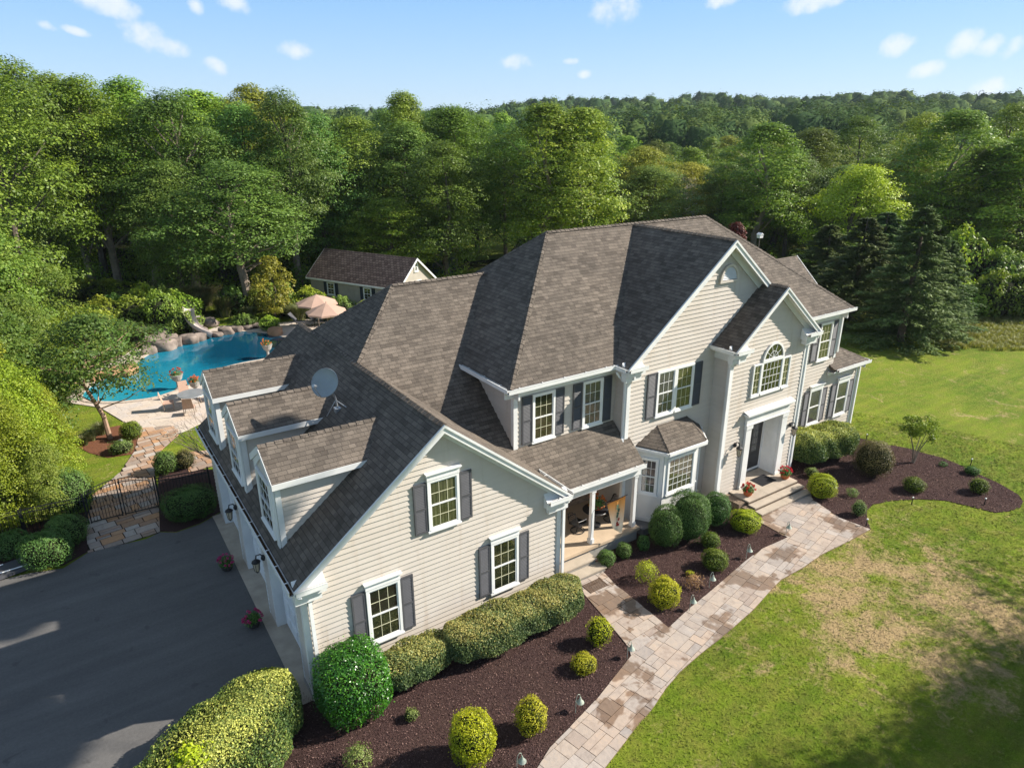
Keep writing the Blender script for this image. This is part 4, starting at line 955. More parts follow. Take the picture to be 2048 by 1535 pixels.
def place_tree(key, p, h, r=None, rz=None, label='', group=None, name='tree', cat='tree', z=None):
    cm, tm, H, R = TREES[key]; s = h/H; sx = s if r is None else r/R
    z = float(terr(np.float64(p[0]), np.float64(p[1]))) if z is None else z
    o = thing(name, label, cat, (p[0], p[1], z), group); o.rotation_euler = (0, 0, random.uniform(0, 6.28) if rz is None else rz); o.scale = (sx, sx, s)
    for nm, me in (('crown', cm), ('trunk', tm)): c = bpy.data.objects.new(nm, me); COL.objects.link(c); c.parent = o
    return o
def top_z(p, yrow):
    d = Vector((p[0], p[1], 0))-CAMP; k = (767.5-yrow)/FPX; a = d.dot(CF); b = d.dot(CU); return (k*a-b)/(CU.z-k*CF.z)
def tree_px(key, px, w, ytop, r, **kw):
    p = far(px, w); g0 = float(terr(np.float64(p.x), np.float64(p.y))); h = top_z(p, ytop)-g0
    return place_tree(key, p, h*1.0, r, **kw)
for i, (sd_, R_, H_, m_, k_) in enumerate([(1,4.2,15,0,'round'),(2,3.6,15,1,'round'),(3,4.6,14,2,'round'),(4,3.8,16,0,'round'),(5,4.4,13,3,'round'),(6,3.4,14,1,'round'),(7,4.0,15,2,'round')]):
    make_tree('n%d' % i, sd_, R_, H_, DEC[m_], .24 if i % 2 else .16, 300, 115, .145, k_, .2, BARKP if i in (1,3) else BARK, 16)
for i in range(5): make_tree('f%d' % i, 20+i, 4.2, 13, DEC[i % 4], .10, 170, 75, .24, 'round', .2, None, 6)
for i in range(2): make_tree('t%d' % i, 35+i, 4.2, 15, DEC[i+1], .34, 280, 115, .145, 'round', .26, BARKP, 26)
make_tree('bright', 41, 4.0, 10, BRIGHT, .12, 280, 110, .14)
make_tree('near', 43, 3.4, 9, leafmat('near_leaves', [(.09,.14,.010),(.21,.28,.018),(.36,.40,.045)]), .02, 420, 120, .105, 'round', .16)
make_tree('near2', 44, 2.8, 7, leafmat('near_leaves2', [(.06,.11,.016),(.14,.21,.028),(.26,.31,.055)]), .02, 330, 110, .105, 'round', .14)
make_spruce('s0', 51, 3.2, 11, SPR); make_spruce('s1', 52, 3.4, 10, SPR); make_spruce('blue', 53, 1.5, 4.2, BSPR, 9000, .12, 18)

FORB = [('n0', 'tall tree'), ]
KEY = [  # px, depth, top row, radius, variety, what it looks like
 (-40,44,105,4.6,'n0','tall oak at the far left edge, highest crown of the wood behind the pool'),
 (35,50,132,4.2,'n2','grey green tree second from the left edge of the wood'),
 (110,56,158,4.2,'n3','tree left of the forked bare trunk in the left wood'),
 (165,52,165,3.8,'t0','tall tree with a forked pale trunk standing behind the pool grasses'),
 (250,56,168,4.6,'t0','olive topped tree right of the forked trunk'),
 (330,53,192,4.2,'t1','dark tree over the left part of the pool plantings'),
 (395,60,188,4.0,'n5','narrow tree left of the broad light green tree'),
 (445,48.5,330,4.6,'t1','broad light green tree with a tall bare trunk behind the water slide'),
 (300,50,330,3.6,'n2','lower grey green tree in front of the left wood'),
 (500,62,182,4.6,'n4','olive crowned tree on the skyline above the water slide'),
 (560,56,190,3.6,'t1','dark narrow tree on the skyline above the shed'),
 (620,60,235,4.2,'n2','dark blue green tree directly behind the shed left end'),
 (700,62,240,4.2,'n0','dark green tree behind the shed ridge'),
 (805,66,192,3.4,'n3','slender tree poking highest above the skyline right of the shed'),
 (760,56,400,3.0,'n5','small grey green tree just behind the shed gable'),
 (870,70,240,3.8,'n6','tree behind the blue spruce'),
 (950,72,238,4.4,'n0','tall tree left of the group behind the ridge'),
 (1010,66,255,3.8,'n2','tree beside the sunny field gap'),
 (1090,60,212,4.6,'n1','big bright maple rising behind the main ridge left half'),
 (1165,62,222,4.4,'n5','big bright maple rising behind the main ridge, right of its twin'),
 (1290,72,300,4.4,'n4','olive tree behind the middle of the main ridge'),
 (1390,78,330,4.2,'n4','low olive tree beside the white gabled house in the wood'),
 (1470,74,330,3.8,'n6','green tree right of the white gabled house in the wood'),
 (1545,68,250,4.8,'n1','tall bright green tree right behind the house roof peak'),
 (1640,80,262,4.6,'n3','airy green tree between the tall bright tree and the chartreuse tree'),
 (1730,90,238,4.8,'n0','tall dark tree behind the chartreuse tree'),
 (1750,58,338,4.2,'bright','chartreuse yellow green tree standing above the dark spruces'),
 (1860,76,235,4.6,'n4','tall olive tree right of the chartreuse tree'),
 (1930,62,225,5.0,'n1','large round topped tree near the right edge'),
 (2010,60,300,4.2,'n3','tree at the right edge below the large round topped one'),
 (2100,58,260,4.6,'n5','tree cut by the right edge'),
 (2035,70,215,4.2,'n0','dark tree behind the right edge group'),
]
for (px, w, yt, r, key, lb) in KEY: tree_px(key, px, w, yt, r*1.22, label=lb)
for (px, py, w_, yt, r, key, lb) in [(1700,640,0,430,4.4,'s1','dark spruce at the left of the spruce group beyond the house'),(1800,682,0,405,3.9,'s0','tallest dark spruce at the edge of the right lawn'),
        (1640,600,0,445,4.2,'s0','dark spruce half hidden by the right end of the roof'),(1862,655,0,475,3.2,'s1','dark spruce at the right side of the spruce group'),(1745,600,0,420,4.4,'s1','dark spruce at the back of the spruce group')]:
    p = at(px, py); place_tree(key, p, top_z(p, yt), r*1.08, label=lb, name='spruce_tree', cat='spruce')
p = at(890, 548); place_tree('blue', p, 4.3, 1.6, label='small blue spruce beside the shed gable', name='spruce_tree', cat='spruce')
# filler of the wood, by zone: nothing tells these apart
rr = random.Random(5); spots = []
keyp = [far(k[0], k[1]) for k in KEY]
def zone(px): return 0 if px < 600 else 1 if px < 1200 else 2
ZX = [(90,'at the far left of the wood'),(230,'behind the forked pale trunk'),(400,'behind the left end of the pool'),(520,'behind the water slide'),(640,'above the tan umbrellas'),(760,'behind the left half of the shed roof'),(880,'behind the shed gable'),(1040,'above the link roof ridge'),
      (1200,'behind the left half of the main ridge'),(1330,'behind the middle of the main ridge'),(1460,'around the white gabled house'),(1600,'behind the right end of the main ridge'),(1720,'left of the chartreuse tree'),(1850,'behind the dark spruces'),(1960,'beyond the right meadow brush'),(9999,'at the right edge of the picture')]
def wood_label(px, w):
    where = next(t for x, t in ZX if px < x); row = 'front row' if w < 80 else 'middle row' if w < 112 else 'back row'
    return '%s leafy tree %s' % (row, where), 'wood trees of the %s %s' % (row, where)
tries = 0
while len(spots) < 255 and tries < 9000:
    tries += 1; px = rr.uniform(-180, 2230); w = 56+100*rr.random()**.9
    if px > 900 and w < 68: continue
    if 920 < px < 1040 and w < 96: continue
    if 1320 < px < 1440 and w < 92: continue
    if px > 1500 and w < 62: continue
    p = far(px, w); md = 4.6 if w < 90 else 6.5
    if any((p-q).length < md for q in spots) or any((p-q).length < 3.4 for q in keyp): continue
    spots.append(p); h = rr.uniform(11.5, 15.5) if px < 1180 else rr.uniform(7.5, 12.0)
    if px < 560: h += 1.2
    if px > 1200 and w < 90: h = min(h, zat(rr.uniform(290, 350), w))
    key = 'n%d' % rr.randrange(7) if w < 84 else 'f%d' % rr.randrange(5)
    place_tree(key, p, h, rr.uniform(4.2, 5.9), label=wood_label(px, w)[0], group=wood_label(px, w)[1])
# the distant wood on the hill reads as one mass
rng = np.random.default_rng(77); parts = []; N_ = 3600; cand = []
while len(cand) < N_:
    w = 150+(rng.random()**1.15)*800; px = rng.uniform(-300, 2350); cand.append((px, w))
Vs = []; Fs = []; Ls = []; o_ = 0
for (px, w) in cand:
    p = far(px, w); g0 = float(terr(np.float64(p.x), np.float64(p.y))); h = rng.uniform(9, 19); R_ = rng.uniform(4, 9); tone = rng.normal(0, .16); m = 900 if w < 260 else 450 if w < 380 else 220
    D = nrm(rng.normal(0, 1, (m, 3))); D[:, 2] = np.abs(D[:, 2]); lump = 1+.12*np.sin(D[:, 0]*6+px)+.10*np.sin(D[:, 1]*7+w)+.07*np.sin(D[:, 2]*9+px)
    P = np.array([p.x, p.y, g0+h*.42])+D*np.array([R_, R_, h*.52])*(lump*(1-.18*rng.random(m)**2 if w < 380 else lump*0+1))[:, None]
    sz = .40+w*.0012; v, f = leafquads(P, D*1.3+np.array([0, 0, .2]), sz*rng.uniform(.6, 1.5, m), .75, .22, rng)
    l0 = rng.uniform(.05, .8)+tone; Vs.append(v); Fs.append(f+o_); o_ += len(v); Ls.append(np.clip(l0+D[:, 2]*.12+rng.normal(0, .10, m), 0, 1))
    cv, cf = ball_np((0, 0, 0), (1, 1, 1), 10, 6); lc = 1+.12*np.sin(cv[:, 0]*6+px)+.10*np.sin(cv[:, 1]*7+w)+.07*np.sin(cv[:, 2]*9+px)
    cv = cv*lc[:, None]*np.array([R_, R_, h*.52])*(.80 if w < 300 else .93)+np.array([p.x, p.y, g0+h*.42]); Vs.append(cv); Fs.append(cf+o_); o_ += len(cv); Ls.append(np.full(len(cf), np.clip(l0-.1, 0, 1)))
HILL = leafmat('distant_leaves', [(.035,.075,.028),(.075,.130,.036),(.16,.21,.055)], .15, .9, .05, 0, 0)
me = meshfrom('distant_wood', np.concatenate(Vs), np.concatenate(Fs), HILL, {'lv': np.concatenate(Ls)})
o = linkmesh('distant_wood', me); tag(o, 'far off wood covering the hills along the skyline', 'wood', kind='stuff')
# understory along the wood edge
rng = np.random.default_rng(91); Vs = []; Fs = []; Ls = []; o_ = 0
for i in range(420):
    px = rng.uniform(-150, 2200); w = rng.uniform(54, 74)
    if px > 900: w = rng.uniform(62, 84)
    p = far(px, w)
    if 610 < px < 860 and w < 64: continue
    if 920 < px < 1040: continue
    h = rng.uniform(.8, 3.2); R_ = rng.uniform(1, 2.2); m = 260; D = nrm(rng.normal(0, 1, (m, 3))); D[:, 2] = np.abs(D[:, 2])
    P = np.array([p.x, p.y, 0])+D*np.array([R_, R_, h])*rng.uniform(.6, 1, (m, 1)); v, f = leafquads(P, D+np.array([0, 0, .4]), .22*rng.uniform(.6, 1.4, m), .6, .6, rng)
    Vs.append(v); Fs.append(f+o_); o_ += len(v); Ls.append(np.clip(rng.uniform(.1, .7)+rng.normal(0, .14, m), 0, 1))
me = meshfrom('undergrowth', np.concatenate(Vs), np.concatenate(Fs), DEC[1], {'lv': np.concatenate(Ls)}); tag(linkmesh('undergrowth', me), 'tangled green undergrowth along the foot of the wood', 'undergrowth', kind='stuff')
# ================================================================== shrubs and hedges
def lumps(D, seed, amp): return 1+amp*(np.sin(D[:,0]*5.1+seed)*.5+np.sin(D[:,1]*6.3-seed*1.3)*.5+np.sin(D[:,2]*7.7+seed*.7)*.45+.6*np.sin(D[:,0]*11+D[:,1]*9+seed))
def shrub_mesh(name, r, rz, n, leaf, mat, seed=0, amp=.05, e=2.3, topv=.15, jit=.55, depth_=.16, core=True, aspect=.6):
    rng = np.random.default_rng(seed+100); D = nrm(rng.normal(0, 1, (n, 3))); D[:, 2] = np.where(D[:, 2] < -.75, -D[:, 2], D[:, 2])
    R_ = (np.abs(D[:,0]/r)**e+np.abs(D[:,1]/r)**e+np.abs(D[:,2]/rz)**e)**(-1/e); lu = lumps(D, seed, amp)
    lu = np.where(rng.random(n) < .035, lu*rng.uniform(1.03, 1.16, n), lu); P = D*(R_*lu*(1-depth_*rng.random(n)**1.6))[:, None]; P[:, 2] += rz*.92; P[:, 2] = np.maximum(P[:, 2], .02)
    N = D*np.array([1/r, 1/r, 1/rz])*r+np.array([0, 0, .25]); V, F = leafquads(P, N, leaf*rng.uniform(.6, 1.35, n), aspect, jit, rng)
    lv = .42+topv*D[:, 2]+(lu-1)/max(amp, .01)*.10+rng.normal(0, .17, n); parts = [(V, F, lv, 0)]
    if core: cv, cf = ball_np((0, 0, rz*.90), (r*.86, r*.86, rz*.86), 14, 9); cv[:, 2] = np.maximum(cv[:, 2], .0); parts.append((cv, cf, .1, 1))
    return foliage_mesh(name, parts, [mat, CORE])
def shrub_at(cx, cy, w, h, mat, label, leaf=.05, dens=1., name='shrub', cat='shrub', group=None, **kw):
    """ellipsoid shrub whose outline covers w x h pixels of the photograph at its real distance"""
    rz = .4; r = .4
    for _ in range(8):
        p = at(cx, cy, rz*.95); dw = depth(p); dv = (p-CAMP); ph = math.asin(-dv.z/dv.length); s = FPX/dw
        r = w/2/s*.96; q = (h/2/s*1.0)**2-(r*math.sin(ph))**2; rz = math.sqrt(max(q, (.45*r)**2))/math.cos(ph); rz = min(rz, r*1.5)
    n = int(dens*9*(r*r+2*r*rz)/(leaf*leaf*.6)*.75)
    me = shrub_mesh(name, r, rz, max(350, min(n, 30000)), leaf, mat, seed=int(cx+cy) % 97, **kw)
    o = linkmesh(name, me, loc=(p.x, p.y, .02)); tag(o, label, cat, group); return o
BOX = leafmat('boxwood_leaves', [(.025,.068,.014),(.062,.145,.026),(.13,.24,.04)], .15, var=.1)
BOXY = leafmat('yellow_boxwood_leaves', [(.045,.085,.010),(.10,.17,.015),(.20,.27,.020)], .2, var=.1)  # yellow green foliage, a leaf colour of its own
YEL = leafmat('golden_shrub_leaves', [(.16,.21,.008),(.36,.40,.012),(.56,.56,.025)], .25, var=.08)
YELO = leafmat('golden_orange_leaves', [(.16,.15,.012),(.38,.33,.018),(.52,.42,.035)], .25, var=.08)
LIT = leafmat('light_green_leaves', [(.08,.13,.03),(.18,.25,.06),(.32,.38,.12)], .2, var=.08)
GRN = leafmat('arborvitae_leaves', [(.035,.085,.022),(.085,.18,.035),(.16,.28,.06)], .15, var=.1)
EUO = leafmat('euonymus_leaves', [(.05,.095,.035),(.15,.21,.07),(.46,.42,.12)], .2, rough=.5, spec=.25, var=.05)
EUOY = leafmat('euonymus_yellow_leaves', [(.045,.085,.025),(.17,.21,.045),(.56,.52,.13)], .2, rough=.5, spec=.25, var=.05)
HOLLY = leafmat('holly_leaves', [(.018,.065,.006),(.055,.15,.010),(.15,.29,.02)], .12, rough=.32, spec=.5, var=.05)
BRN = leafmat('bronze_leaves', [(.05,.045,.02),(.13,.10,.04),(.22,.19,.06)], .2, var=.05)
DRY = leafmat('dry_leaves', [(.16,.08,.035),(.34,.20,.09),(.45,.30,.14)], .2, var=.05)
LIT2 = leafmat('fresh_leaves', [(.07,.13,.015),(.16,.24,.025),(.28,.36,.05)], .3, var=0)
for a in [
 (1331,1054,66,92,BOX,'rounded dark green boxwood in front of the bay window, left of the biggest one',.032,1.2),
 (1379,1033,84,104,BOX,'biggest rounded dark green boxwood, in the middle of the three by the bay',.032,1.2),
 (1432,1019,58,68,BOX,'rounded dark green boxwood beside the left end of the entry steps',.032,1.2),
 (1490,1041,64,46,YEL,'wide golden green shrub at the foot of the entry steps',.036,1.1),
 (1421,1080,38,32,BOXY,'small yellow green shrub in front of the biggest boxwood',.034,1.1),
 (1430,1119,54,44,BOXY,'middle sized yellow green shrub near the copper path light',.034,1.1),
 (1292,1143,44,42,YEL,'loose yellow green shrub beside the stepping path',.040,.7),
 (1329,1184,62,60,YEL,'bright golden shrub at the tip of the bed between the two paths',.036,1.1),
 (1213,1117,36,34,GRN,'small round green shrub at the right of the porch steps',.030,1.1),
 (1248,1101,32,32,GRN,'small round green shrub under the porch wall, second from the steps',.030,1.1),
 (1287,1087,26,32,GRN,'narrow green shrub with an orange side beside the porch corner',.030,1.),
 (1198,1262,50,56,YEL,'yellow green shrub at the right end of the garage bed',.040,.8),
 (1168,1326,52,42,YELO,'low golden orange shrub in the garage bed near the path',.036,1.1),
 (1062,1432,62,74,YELO,'olive golden shrub right of the largest golden ball',.040,.9),
 (944,1475,94,106,YEL,'largest golden green ball shrub, at the bottom of the garage bed',.040,1.1),
 (823,1429,30,26,LIT,'tiny pale green shrub in the mulch below the hedge',.034,.8),
 (716,1514,62,54,LIT,'small pale green shrub at the bottom edge of the garage bed',.038,.7),
 (1645,972,56,50,YEL,'golden green shrub at the right end of the entry steps',.036,1.1),
 (1624,945,26,20,LIT,'small grey green shrub behind the golden one by the entry steps',.032,.8),
 (1828,969,42,30,BOXY,'low yellow green mound in the middle of the right bed',.034,1.),
 (1958,972,38,30,BOXY,'yellow green mound near the far tip of the right bed',.036,.8),
 (1944,941,30,16,GRN,'flat dark green shrub on the far rim of the right bed',.034,1.),
 (1718,1017,28,30,LIT,'pale green shrub at the corner of the landing pavement',.032,.8),
 (1705,985,24,18,LIT,'low bright clump in the right bed below the golden shrub',.034,.7),
 (1886,928,18,10,GRN,'small green tuft in the far part of the right bed',.034,.7),
 (1380,1147,18,12,YEL,'tiny bright green sprig behind the dried plant',.03,.8),
 (130,1062,80,66,GRN,'bright green shrub right behind the drive, nearest to the gate',.045,1.),
 (92,1096,100,74,GRN,'largest bright green shrub at the left edge of the drive',.045,1.),
 (22,1088,70,56,GRN,'bright green shrub at the far left, by the folded hoop',.045,1.),
 (380,1003,110,58,BOX,'spreading green shrub between the pool gate and the garage',.045,1.),
 (135,985,88,96,GRN,'dark yew shrub behind the fence left of the pool gate',.05,1.),
 (262,861,42,36,BOXY,'round yellow green shrub beside the pool terrace',.045,1.),
 (243,893,50,22,LIT,'low leafy clump beside the ornamental tree trunk',.045,.8),
 (330,925,48,44,GRN,'dark shrub behind the fence right of the pool gate',.045,1.),
 (370,918,40,40,BRN,'bronze leaved shrub behind the fence by the garage',.045,.8)]:
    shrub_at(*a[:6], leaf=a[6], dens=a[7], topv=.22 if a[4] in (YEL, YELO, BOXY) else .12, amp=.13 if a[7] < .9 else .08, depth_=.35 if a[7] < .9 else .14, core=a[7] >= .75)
shrub_at(1748, 917, 78, 74, BRN, 'rounded bronze and green shrub in the right bed', leaf=.045, dens=.9, topv=.2, amp=.08, depth_=.3)
shrub_at(1387, 1163, 50, 34, DRY, 'dried up brown plant in the bed by the copper path light', leaf=.045, dens=.35, amp=.15, depth_=.7, core=False)
HB = [at(708, 1352, .95)]
me = shrub_mesh('shrub', .86, .96, 16000, .052, HOLLY, 5, .04, 2.7, .12, .6, .12); tag(linkmesh('shrub', me, loc=(4.02, -.86, .0)), 'tall rounded glossy green holly at the corner of the garage gable', 'shrub')
def hedge(path, w, h, n, leaf, mat, label, seed=1, amp=.06, e=3.2, top=.45, w2=None, jit=.6):
    rng = np.random.default_rng(seed); pts = [Vector((*p, 0)) for p in path]; seg = [(pts[i+1]-pts[i]).length for i in range(len(pts)-1)]; L = sum(seg)
    s = rng.uniform(0, L, n); cum = np.concatenate([[0], np.cumsum(seg)]); X = np.interp(s, cum, [p.x for p in pts]); Y = np.interp(s, cum, [p.y for p in pts])
    ds = 1e-2; X2 = np.interp(np.clip(s+.25, 0, L), cum, [p.x for p in pts])-np.interp(np.clip(s-.25, 0, L), cum, [p.x for p in pts]); Y2 = np.interp(np.clip(s+.25, 0, L), cum, [p.y for p in pts])-np.interp(np.clip(s-.25, 0, L), cum, [p.y for p in pts])
    T = nrm(np.stack([X2, Y2, 0*X2], 1)); S = np.stack([T[:,1], -T[:,0], 0*X2], 1)
    th = rng.uniform(-.12*np.pi, 1.12*np.pi, n); wl = w if w2 is None else w+(w2-w)*s/L; a = wl/2; b = h*.5
    c_, s_ = np.cos(th), np.sin(th); r_ = (np.abs(c_/a)**e+np.abs(s_/(h*.5))**e)**(-1/e)
    d = np.minimum(s, L-s); cap_ = np.where(d < wl*.45, np.sqrt(np.clip(1-(1-d/(wl*.45))**2, .02, 1)), 1)
    capz = .75+.25*cap_
    lu = 1+amp*(np.sin(s*3.3+seed)+.7*np.sin(s*7.9+th*3)+.6*np.sin(th*5+s*2)); r_ = r_*lu*(1-.13*rng.random(n)**1.5)
    P = np.stack([X, Y, 0*X], 1)+S*(r_*c_*cap_)[:, None]; P[:, 2] = h*.5+r_*s_*capz*np.where(rng.random(n) < .05, rng.uniform(1., 1.14, n), 1); P[:, 2] = np.maximum(P[:, 2], .03)
    N = S*c_[:, None]+np.array([0, 0, 1])*s_[:, None]**3+T*(np.sign(s-L/2)*(1-cap_)*1.2)[:, None]
    V, F = leafquads(P, N+np.array([0, 0, .15]), leaf*rng.uniform(.6, 1.4, n), .6, jit, rng)
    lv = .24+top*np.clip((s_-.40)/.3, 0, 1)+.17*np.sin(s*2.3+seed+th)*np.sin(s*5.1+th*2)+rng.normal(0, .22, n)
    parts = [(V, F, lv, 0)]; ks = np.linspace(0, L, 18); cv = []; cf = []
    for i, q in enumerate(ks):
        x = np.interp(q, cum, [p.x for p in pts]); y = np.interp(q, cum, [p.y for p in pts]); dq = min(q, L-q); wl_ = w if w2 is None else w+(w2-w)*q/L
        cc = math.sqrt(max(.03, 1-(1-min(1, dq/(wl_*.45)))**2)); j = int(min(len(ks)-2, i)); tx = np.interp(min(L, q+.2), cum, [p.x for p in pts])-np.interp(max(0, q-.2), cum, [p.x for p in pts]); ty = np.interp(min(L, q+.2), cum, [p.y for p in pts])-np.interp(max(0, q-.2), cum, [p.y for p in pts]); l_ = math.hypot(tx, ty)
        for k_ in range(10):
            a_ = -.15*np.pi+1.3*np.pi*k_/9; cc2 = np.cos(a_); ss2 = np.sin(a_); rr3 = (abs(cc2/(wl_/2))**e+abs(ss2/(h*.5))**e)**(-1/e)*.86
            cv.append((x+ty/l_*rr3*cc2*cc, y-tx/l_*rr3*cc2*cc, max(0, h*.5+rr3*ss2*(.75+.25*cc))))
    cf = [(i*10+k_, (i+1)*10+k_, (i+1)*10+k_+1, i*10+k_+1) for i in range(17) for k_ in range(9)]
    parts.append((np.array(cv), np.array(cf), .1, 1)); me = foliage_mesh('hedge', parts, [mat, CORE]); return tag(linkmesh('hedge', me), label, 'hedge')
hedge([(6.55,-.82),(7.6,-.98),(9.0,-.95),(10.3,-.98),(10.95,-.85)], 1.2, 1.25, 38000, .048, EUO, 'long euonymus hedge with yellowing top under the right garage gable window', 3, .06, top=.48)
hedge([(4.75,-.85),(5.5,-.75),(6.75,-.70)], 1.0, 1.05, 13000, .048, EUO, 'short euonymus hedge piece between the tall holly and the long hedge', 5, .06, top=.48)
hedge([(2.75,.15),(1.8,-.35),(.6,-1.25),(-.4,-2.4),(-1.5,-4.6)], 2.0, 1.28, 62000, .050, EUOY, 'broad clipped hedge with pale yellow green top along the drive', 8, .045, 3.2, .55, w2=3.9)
p0 = at(1600, 905); p1 = at(1700, 870)
hedge([(23.9,1.2),(25.2,1.0),(26.6,.75),(27.4,.6)], 1.7, 1.5, 30000, .055, EUOY, 'bushy euonymus hedge with yellow top at the right front windows', 12, .06, 2.6, .5)
p = at(378, 1512, 1.3); me = shrub_mesh('shrub', .42, .25, 700, .085, YEL, 9, .2, 2, .3, .7, .6, core=False); tag(linkmesh('shrub', me, loc=(p.x, p.y, 1.0)), 'bright yellow sapling growing out of the drive hedge', 'shrub')

# ornamental grasses, reeds
def grass_mesh(seed, n=900, h=1.5, spread=.7, w=.02):
    rng = np.random.default_rng(seed); a = rng.uniform(0, 2*np.pi, n); r0 = rng.uniform(0, .25, n); hh = h*rng.uniform(.55, 1.05, n); sp = spread*rng.uniform(.2, 1.15, n)
    V = []; ca, sa = np.cos(a), np.sin(a); px, py = -sa, ca
    def ring(t, ww): r = r0+sp*t**2; z = hh*(t-.32*t**3); return r, z, ww
    R = [ring(t, w*(1-t*.85)) for t in (0, .4, .75, 1.)]
    for r, z, ww in R:
        V.append(np.stack([r*ca+px*ww, r*sa+py*ww, z], 1)); V.append(np.stack([r*ca-px*ww, r*sa-py*ww, z], 1))
    Vv = np.stack(V, 1).reshape(-1, 3); b = np.arange(n)[:, None]*8
    F = np.concatenate([b+np.array([[2*i, 2*i+1, 2*i+3, 2*i+2]]) for i in range(3)]); lv = np.tile(rng.uniform(.1, .95, n), 3); return Vv, F, lv
GR = leafmat('ornamental_grass', [(.05,.085,.02),(.12,.16,.05),(.30,.27,.14)], .25, var=.15)
GRT = leafmat('tan_grass', [(.10,.10,.04),(.26,.22,.12),(.42,.36,.22)], .25, var=.1)
GMESH = []
for s_ in range(3):
    V, F, lv = grass_mesh(60+s_); GMESH.append(foliage_mesh('grass_clump', [(V, F, lv, 0)], [GR if s_ < 2 else GRT]))
GP = [(360,668,1.0,0),(300,690,1.2,1),(260,690,1.4,0),(225,700,1.5,1),(190,715,1.5,2),(330,655,1.6,0),(280,660,1.6,1),(400,630,1.6,1),(370,640,1.6,0),(230,640,1.8,1),(195,650,1.8,0),(120,655,1.9,0),(150,632,2.0,1),(95,690,1.8,0),(175,650,1.5,2),(110,720,1.4,2),(255,640,1.6,0),(285,628,2.0,1),(318,622,2.2,0),(350,628,2.2,1),(385,620,1.8,0),(300,602,1.6,2),(450,632,1.7,0),
      (245,622,1.5,2),(415,610,1.6,2),(500,640,1.0,0),(600,642,1.3,1),(585,636,1.0,0),(660,648,1.2,0),(720,640,.9,1),(690,655,.8,0),(205,868,.6,1),(185,880,.55,0),(170,890,.5,0)]
for i, (px, py, s_, k_) in enumerate(GP):
    o = linkmesh('grass_clump', GMESH[k_], loc=tuple(at(px, py))); o.scale = (s_, s_, s_*.95); o.rotation_euler.z = i*1.3
    g_ = ('ornamental grasses around the pool' if px < 480 else 'ornamental grasses by the umbrellas') if py < 800 else 'grasses beside the ornamental tree'
    tag(o, {'ornamental grasses around the pool': 'arching clump of ornamental grass on the far side of the pool', 'ornamental grasses by the umbrellas': 'arching clump of ornamental grass near the umbrellas', 'grasses beside the ornamental tree': 'green grass clump behind the red mulch by the ornamental tree'}[g_], 'grass clump', g_)
PS = [shrub_mesh('shrub', 1., .85, 5200, .12, DEC[k_], 70+k_, .16, 2.1, .2, .7, .45) for k_ in (1, 2, 0)]
for i, (px, py, r_, h_) in enumerate([(215,668,1.6,1.5),(240,655,1.3,1.4),(275,662,1.5,1.5),(300,650,1.7,1.7),(335,648,1.8,1.6),(330,668,1.2,1.8),(360,655,1.6,1.5),(372,672,1.1,1.1),(185,690,1.6,1.5),(150,705,1.6,1.6),
       (470,625,1.3,1.2),(520,622,1.2,1.1),(540,660,.7,.6),(490,655,.8,.6),(566,632,1.1,1.1),(620,628,1.3,1.2),(680,632,1.1,.9),(735,642,1.1,.9),(770,650,1.1,.9),(205,720,1.4,1.3),(165,735,1.4,1.4),(225,610,2.2,1.2),(560,606,1.8,1.),(190,620,1.6,1.5)]):
    o = linkmesh('shrub', PS[i % 3], loc=tuple(at(px, py))); o.scale = (r_, r_, h_); o.rotation_euler.z = i*2.1
    g_ = 'shrubs on the rocky mound behind the pool' if px < 450 else 'shrubs around the far terrace'
    wh = ('above the left rocks of the pool' if px < 240 else 'above the middle rocks of the pool' if px < 340 else 'just left of the water slide' if px < 450 else 'right of the water slide' if px < 560 else 'around the umbrellas' if px < 660 else 'along the shed wall')
    tag(o, 'leafy green shrub '+wh, 'shrub', 'shrubs '+wh)

rq = random.Random(12)
for i in range(46):
    px, py = rq.uniform(1890, 2230), rq.uniform(505, 640)
    o = linkmesh('shrub', PS[i % 3], loc=tuple(at(px, py))); q_ = rq.uniform(1.1, 2.3); o.scale = (q_, q_, q_*rq.uniform(.7, 1.4)); o.rotation_euler.z = i
    tag(o, 'olive green brush at the right edge beyond the meadow', 'shrub', 'brush beyond the right meadow')
MGR = leafmat('meadow_blades', [(.12,.17,.03),(.24,.28,.06),(.42,.38,.15)], .25, var=0)
rng = np.random.default_rng(31); Vs = []; Fs = []; Ls = []; o_ = 0
for i in range(1500):
    p = at(rng.uniform(1880, 2300), rng.uniform(610, 700)); V, F, lv = grass_mesh(200, 26, rng.uniform(.2, .5), .25, .02); Vs.append(V+np.array(p)); Fs.append(F+o_); Ls.append(lv); o_ += len(V)
tag(linkmesh('tall_grass', meshfrom('tall_grass', np.concatenate(Vs), np.concatenate(Fs), MGR, {'lv': np.concatenate(Ls)})), 'pale uncut grass of the meadow at the right edge', 'grass', kind='stuff')
